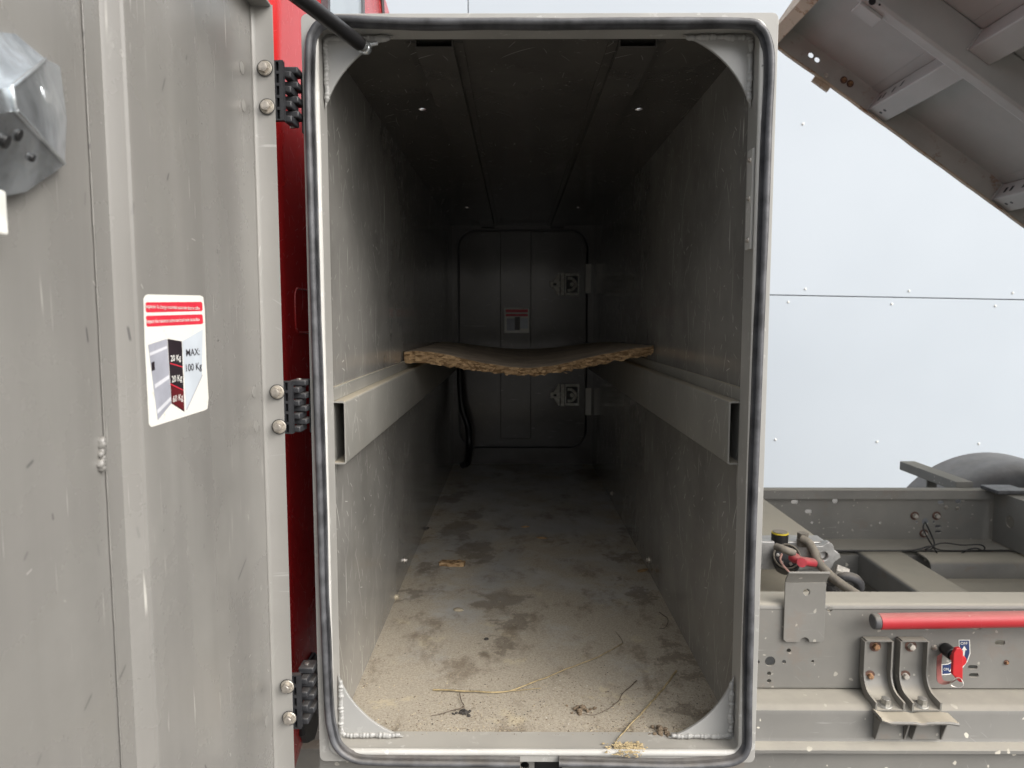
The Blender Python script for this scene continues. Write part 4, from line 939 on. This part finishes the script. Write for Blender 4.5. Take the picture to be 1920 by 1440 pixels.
outer = [(1799, 1201), (1817, 1201), (1818, 1225), (1813, 1239), (1805, 1250), (1793, 1259), (1780, 1263), (1767, 1264)]; inner_ = [(1767, 1247), (1778, 1246), (1788, 1241), (1796, 1233), (1800, 1222)]
def grow(pts, k): c_ = (1798, 1240); return [(u + k * (1 if u > 1790 else -.3) * .6, v + (k if v > 1235 else -k) * .7) for u, v in pts]
npoly([(1797.5, 1199.5), (1818.5, 1199.5), (1819.8, 1225), (1814.6, 1240), (1806, 1251.5), (1794, 1260.8), (1780, 1265), (1765.5, 1266), (1765.5, 1245.5), (1777, 1244.5), (1787, 1239.5), (1794.5, 1232), (1798.3, 1222)], 0, 1)
npoly(outer + inner_, 1, 0)
npoly([(1803, 1219), (1808, 1211), (1813, 1219), (1810, 1219), (1808, 1231), (1802, 1241), (1799, 1238), (1804, 1230), (1806, 1219)], 2, 1)
npoly([(1779, 1259), (1786, 1250), (1788, 1254), (1783, 1259)], 2, 1)
for body, u, v, wpx in (('OFF', 1807.5, 1206.5, 14), ('ON', 1774, 1255, 10)):
    text(bm, body, at(u, v, NW - .0018), Vector((1, 0, 0)), Vector((0, 0, 1)), .0105, 1, width=wpx * NW / 1331 / 1.05)
finish('dial_sticker', bm, [M['stick_blue'], M['white']], sw, label='navy blue sticker reading ON and OFF')

# hydraulic pump
pu = thing('hydraulic_pump', at(1490, 1060, 2.25), 'grey hydraulic pump with red cable boot, yellow ringed cap and hoses inside the chassis', 'pump')
PY = 2.25
def pb(u, v, dy=0): return at(u, v, PY + dy)
bm = BM(); a, b = pb(1425, 1026, .0), pb(1555, 1075, .0); bx(bm, a.x, b.x, PY + .03, PY + .10, b.z, a.z + .01); bx(bm, b.x - .04, b.x - .005, PY + .02, PY + .0298, b.z + .01, a.z - .01)
finish('manifold_block', bm, M['alu'], pu, bevel=.008, seg=3, smooth=40)
bm = BM(); c_ = pb(1544, 1040, .015); pts = []
for i in range(40):
    a = 2 * math.pi * i / 40; rr = .042 + .006 * math.cos(5 * a); pts.append((c_.x + rr * math.cos(a), c_.z + rr * math.sin(a)))
plate(bm, pts, [circ(c_.x - .005, c_.z, .014, 16)], 'y', PY + .0, PY + .026); cyl(bm, (c_.x - .005, PY + .012, c_.z), (c_.x - .005, PY + .0255, c_.z), .013, 16); finish('cast_flange', bm, M['alu'], pu, bevel=.003, smooth=40)
bm = BM(); c_ = pb(1462, 1010, .045); cyl(bm, c_ + Vector((0, 0, -.014)), c_ + Vector((0, 0, .018)), .027, 24, 0); cyl(bm, c_ + Vector((0, 0, .0182)), c_ + Vector((0, 0, .022)), .0272, 24, 1); cyl(bm, c_ + Vector((0, 0, .0222)), c_ + Vector((0, 0, .0245)), .0235, 24, 2)
finish('filler_cap', bm, [M['black'], M['yellow'], M['hose']], pu, smooth=40, label='black cap with a yellow ring')
bm = BM(); c_ = pb(1475, 1044, -.0); ax_ = Vector((-.25, -.75, .55)).normalized(); cyl(bm, c_ - ax_ * .06, c_, .044, 24); cyl(bm, c_ + ax_ * .0003, c_ + ax_ * .006, .036, 24); mo = finish('motor', bm, M['black'], pu, bevel=.003, smooth=40)
bm = BM(); tt_ = ax_.orthogonal().normalized(); bb_ = ax_.cross(tt_)
tube(bm, [c_ + ax_ * .006 + (tt_ * math.cos(i * .35) + bb_ * math.sin(i * .35)) * .040 for i in range(18)], .0035, 6, True); finish('ring', bm, M['hose'], mo, smooth=60)
for i in range(6): inst('bolt', ME_SMALL, c_ + ax_ * .0065 + (tt_ * math.cos(i * 1.05) + bb_ * math.sin(i * 1.05)) * .027, ax_.to_track_quat('Z', 'Y').to_euler(), mo, .8)
bm = BM(); tube(bm, smoothpath([pb(1455, 1025, -.03), pb(1470, 1030, -.055), pb(1490, 1038, -.06)]), .012, 10); finish('terminal_cover', bm, M['hose'], mo, smooth=50)
bm = BM(); tube(bm, smoothpath([pb(1486, 1043, -.05), pb(1497, 1050, -.07), pb(1512, 1053, -.06), pb(1540, 1057, -.04)]), lambda i: .0165 if i < 5 else .0135, 14); cyl(bm, pb(1503, 1053, -.06), pb(1503.5, 1055, -.105), .0145, 18); finish('cable_boot', bm, M['boot'], pu, smooth=50, label='dusty red rubber boot')
bm = BM(); tube(bm, smoothpath([pb(1503, 1010, .02), pb(1516, 1018, -.0), pb(1527, 1035, -.03), pb(1535, 1055, -.05), pb(1560, 1082, -.08), pb(1590, 1104, -.12), pb(1630, 1130, -.16)]), .0145, 14); finish('hose', bm, M['hose'], pu, smooth=60, label='thick dusty hose running to the near rail')
bm = BM(); c_ = pb(1505, 1012, .03); hexm(bm, c_ + Vector((0, 0, .004)), c_ + Vector((0, 0, .024)), .018); cyl(bm, c_ + Vector((0, 0, -.02)), c_ + Vector((0, 0, .0038)), .019, 18); finish('banjo_bolt', bm, M['hose'], pu, bevel=.001)
bm = BM(); c_ = pb(1566, 1068, .0); hexm(bm, c_, c_ + Vector((.035, -.01, -.012)), .021); finish('hose_nut', bm, M['pale_bolt'], pu, bevel=.001)
bm = BM(); tube(bm, smoothpath([pb(1560, 1092, .02), pb(1578, 1082, -.02), pb(1600, 1084, -.03), pb(1611, 1096, -.02), pb(1605, 1110, .0), pb(1580, 1125, .03)]), .016, 12); finish('hose', bm, M['dkhose'], pu, smooth=60, label='looped dark hose')
bm = BM(); P = [pb(1553 + i * .8, 1088 + i * 1.6, .03) for i in range(40)]; tube(bm, P, lambda i: .018 + .002 * (i % 2), 12); finish('corrugated_hose', bm, M['dkhose'], pu)
bm = BM(); tube(bm, smoothpath([pb(1466, 1038, -.06), pb(1463, 1050, -.06), pb(1470, 1062, -.06), pb(1480, 1073, -.06), pb(1488, 1085, -.05)]), .0032, 6); finish('wire', bm, M['pink'], pu, smooth=60)
# loose wires
bm = BM()
for pts in ([(1735, 978), (1731, 990), (1740, 1010), (1748, 1023), (1758, 1040), (1762, 1058), (1761, 1080)],
            [(1735, 979), (1745, 1000), (1752, 1020), (1745, 1030), (1735, 1031), (1752, 1022), (1772, 1018), (1805, 1022), (1835, 1021), (1846, 1026), (1843, 1032), (1830, 1028), (1812, 1032), (1790, 1046), (1775, 1048), (1758, 1040)],
            [(1560, 1033), (1620, 1033), (1700, 1032), (1725, 1029), (1745, 1024), (1770, 1032), (1850, 1032), (1900, 1033), (1925, 1046)]):
    tube(bm, smoothpath([at(u, v, 2.885 - .004 * (i % 3)) for i, (u, v) in enumerate(pts)], 6), .0032, 6)
tag(finish('cable', bm, M['wire'], None, smooth=60), 'tangle of thin black wires coming out of the far chassis rail', 'cable')
# mudguard beyond the far rail
bm = BM(); mc = Vector((at(1850, 848, 3.95).x, 0, at(1850, 848, 3.95).z - .58))
rows = []
for a in range(0, 181, 4):
    rows.append([bm.verts.new((mc.x + r_ * math.cos(R(a)), y_, mc.z + r_ * math.sin(R(a)))) for r_, y_ in ((.58, 3.95), (.58, 3.70), (.574, 3.65), (.555, 3.61), (.52, 3.588), (.45, 3.575), (.01, 3.565), (.01, 3.58), (.44, 3.595), (.54, 3.63), (.565, 3.70), (.565, 3.95))])
for a_, b_ in zip(rows, rows[1:]):
    for j in range(12): bm.faces.new((a_[j], a_[(j + 1) % 12], b_[(j + 1) % 12], b_[j]))
mg = thing('mudguard', (mc.x, 3.75, mc.z), 'dark grey rounded plastic mudguard behind the far chassis rail', 'mudguard')
finish('guard_shell', bm, M['guard'], mg, smooth=40)

# ------------------------------------------------------------------ raised tipper bed
BY = 3.4
A0 = at(1463, 93, BY); B0 = at(1920, 425, BY)
eu = (B0 - A0); eu.y = 0; eu.normalize(); en = Vector((eu.z, 0, -eu.x)); WLIP = .10
def T(u, v, w_): return A0 + eu * u + Vector((0, v - BY, 0)) + en * (w_ - WLIP)
def tu(u, v, Y): return (at(u, v, Y) - A0).dot(eu)
def tbox(bm, u0, u1, v0, v1, w0, w1, mi=0):
    r = bx(bm, u0, u1, v0, v1, w0, w1, mi)
    for p in r: p.co = T(*p.co)
    return r
bed = thing('tipper_bed', T(1.2, 2.3, 0), 'raised grey tipper bed seen from below, its cross members and rusty far edge showing', 'tipper bed')
UF = tu(1474, 40, 3.05); UE = 3.4; V0, V1 = 1.15, BY
bm = BM(); tbox(bm, UF, UE, V0 + .01, V1 - .006, -.005, 0); finish('bed_sheet', bm, M['bed'], bed)
# far edge rail with holes and a wavy lip
def eh(u, v): p = at(u, v, BY - .001); d_ = p - A0; return d_.dot(eu), d_.dot(en) + WLIP
holes = [slot(*eh(1520, 104), .026, .022), slot(*eh(1531.5, 112.5), .026, .022)]
bm = BM(); r_ = plate(bm, [(UF, -.42), (UE, -.42), (UE, .098), (UF, .098)], holes, 'y', V1 - .005, V1)
for p in bm.verts: p.co = T(p.co.x, p.co.y, p.co.z)
er = finish('edge_rail', bm, M['bed_rail'], bed)
bm = BM(); N = 90; rows = []
for i in range(N + 1):
    u_ = UF + (UE - UF) * i / N; wv = .004 * noise.noise(Vector((u_ * 7, 0, 0))) + .002 * noise.noise(Vector((u_ * 21, 3, 0)))
    rows.append([bm.verts.new(T(u_, v_, w_)) for v_, w_ in ((V1 + .002, .097 + wv), (V1 - .016, .099 + wv), (V1 - .016, .106 + wv), (V1 + .002, .106 + wv))])
for a, b in zip(rows, rows[1:]):
    for j in range(4): bm.faces.new((a[j], a[(j + 1) % 4], b[(j + 1) % 4], b[j]))
bm.faces.new(rows[0][::-1]); bm.faces.new(rows[-1]); finish('edge_lip', bm, M['bed_edge'], er)
rotb = (-Vector((0, 1, 0))).to_track_quat('Z', 'Y').to_euler()
for u, v in ((1582, 150), (1594, 157)): inst('bolt', ME_RUSTBOLT, at(u, v, V1 - .006), rotb, er, 1.15)
for u, v in ((1549, 141), (1541, 79)): inst('bolt', ME_SMALL, at(u, v, V1 - .006), rotb, er, 1.5)
bm = BM(); a_ = eh(1526, 147)[0]; b_ = eh(1556, 166)[0]; tbox(bm, a_, b_, V1 + .003, V1 + .02, .09, .125); finish('edge_tab', bm, M['bed_edge'], er)
bm = BM(); a_ = eh(1508, 100); tbox(bm, a_[0] - .0, a_[0] + .085, V1 - .0062, V1 - .0053, .05, .0985)
# cross members
u1 = tu(1630, 203, 3.385); u2 = tu(1863, 372, 3.385); CW, CH = .098, .092
VB = [(2.665, 2.725), (1.845, 1.905)]
segs = [(VB[0][1] + .001, V1 - .0055), (VB[1][1] + .001, VB[0][0] - .001), (V0 + .01, VB[1][0] - .001)]
def cm_holes(o_, u_, v_end):
    for dv in (.05, .085):
        bm = BM(); cyl(bm, T(u_ + .045, v_end - dv, CH + .0002), T(u_ + .045, v_end - dv, CH + .0012), .0075, 12); finish('hole', bm, M['black'], o_)
    for dv in (.06, .10, .18, .24):
        bm = BM(); r2 = extr(bm, slot(v_end - dv, CH * .45 + (.008 if int(dv * 100) % 4 else 0), .011, .026), 'x', u_ - .0012, u_ - .0002)
        for p in bm.verts: p.co = T(p.co.x, p.co.y, p.co.z)
        finish('hole', bm, M['black'], o_)
du = u2 - u1
for uu in (u1 - du, u1, u2, u2 + du, u2 + 2 * du):
    if uu < UF + .12 or uu > UE - .1: continue
    for k, (va, vb) in enumerate(segs):
        bm = BM(); tbox(bm, uu, uu + CW, va, vb, .003, CH); o_ = finish('cross_member', bm, M['bed'], bed, bevel=.006, seg=3, smooth=30)
        if k == 0: cm_holes(o_, uu, vb)
        bm = BM(); tbox(bm, uu - .045, uu - .0005, va + .002, vb - .002, .0003, .003); tbox(bm, uu + CW + .0005, uu + CW + .045, va + .002, vb - .002, .0003, .003); finish('lap_strip', bm, M['bed'], bed)
        bm = BM(); N = 26
        tube(bm, [T(uu - .002, vb - .003, .006 + CH * i / N) for i in range(N)], lambda i: .004 + .0014 * math.sin(i * 1.7), 6); finish('weld_bead', bm, M['bed'], o_, smooth=70)
for va, vb in VB:
    bm = BM(); tbox(bm, UF + .06, UE, va, vb, .0005, .145); lb = finish('long_beam', bm, M['bed'], bed, bevel=.010, seg=3, smooth=30)
    if va > 2:
        bm = BM(); ua_ = (at(1590, 35, vb) - A0).dot(eu); ub_ = (at(1632, 42, vb) - A0).dot(eu); tbox(bm, ua_, ua_ + .10, vb - .02, vb + .05, .1455, .156); finish('weld_plate', bm, M['bed'], lb, bevel=.002)
        for u, v, r_ in ((1635, 3, .013), (1649, 9, .004)):
            p = at(u, v, va); bm = BM(); cyl(bm, p + Vector((0, -.0015, 0)), p + Vector((0, -.0003, 0)), r_, 16); finish('hole', bm, M['black'], lb)
# front end beam
bm = BM(); tbox(bm, UF - .005, UF - .0005, V0, V1, -.6, .10); tbox(bm, UF, UF + .05, V0 + .01, V1 - .02, .095, .10); finish('front_beam', bm, M['bed_edge'], bed)
bm = BM(); tbox(bm, UF - .02, UE, V0, V0 + .005, -.42, .098); finish('edge_rail', bm, M['bed'], bed)
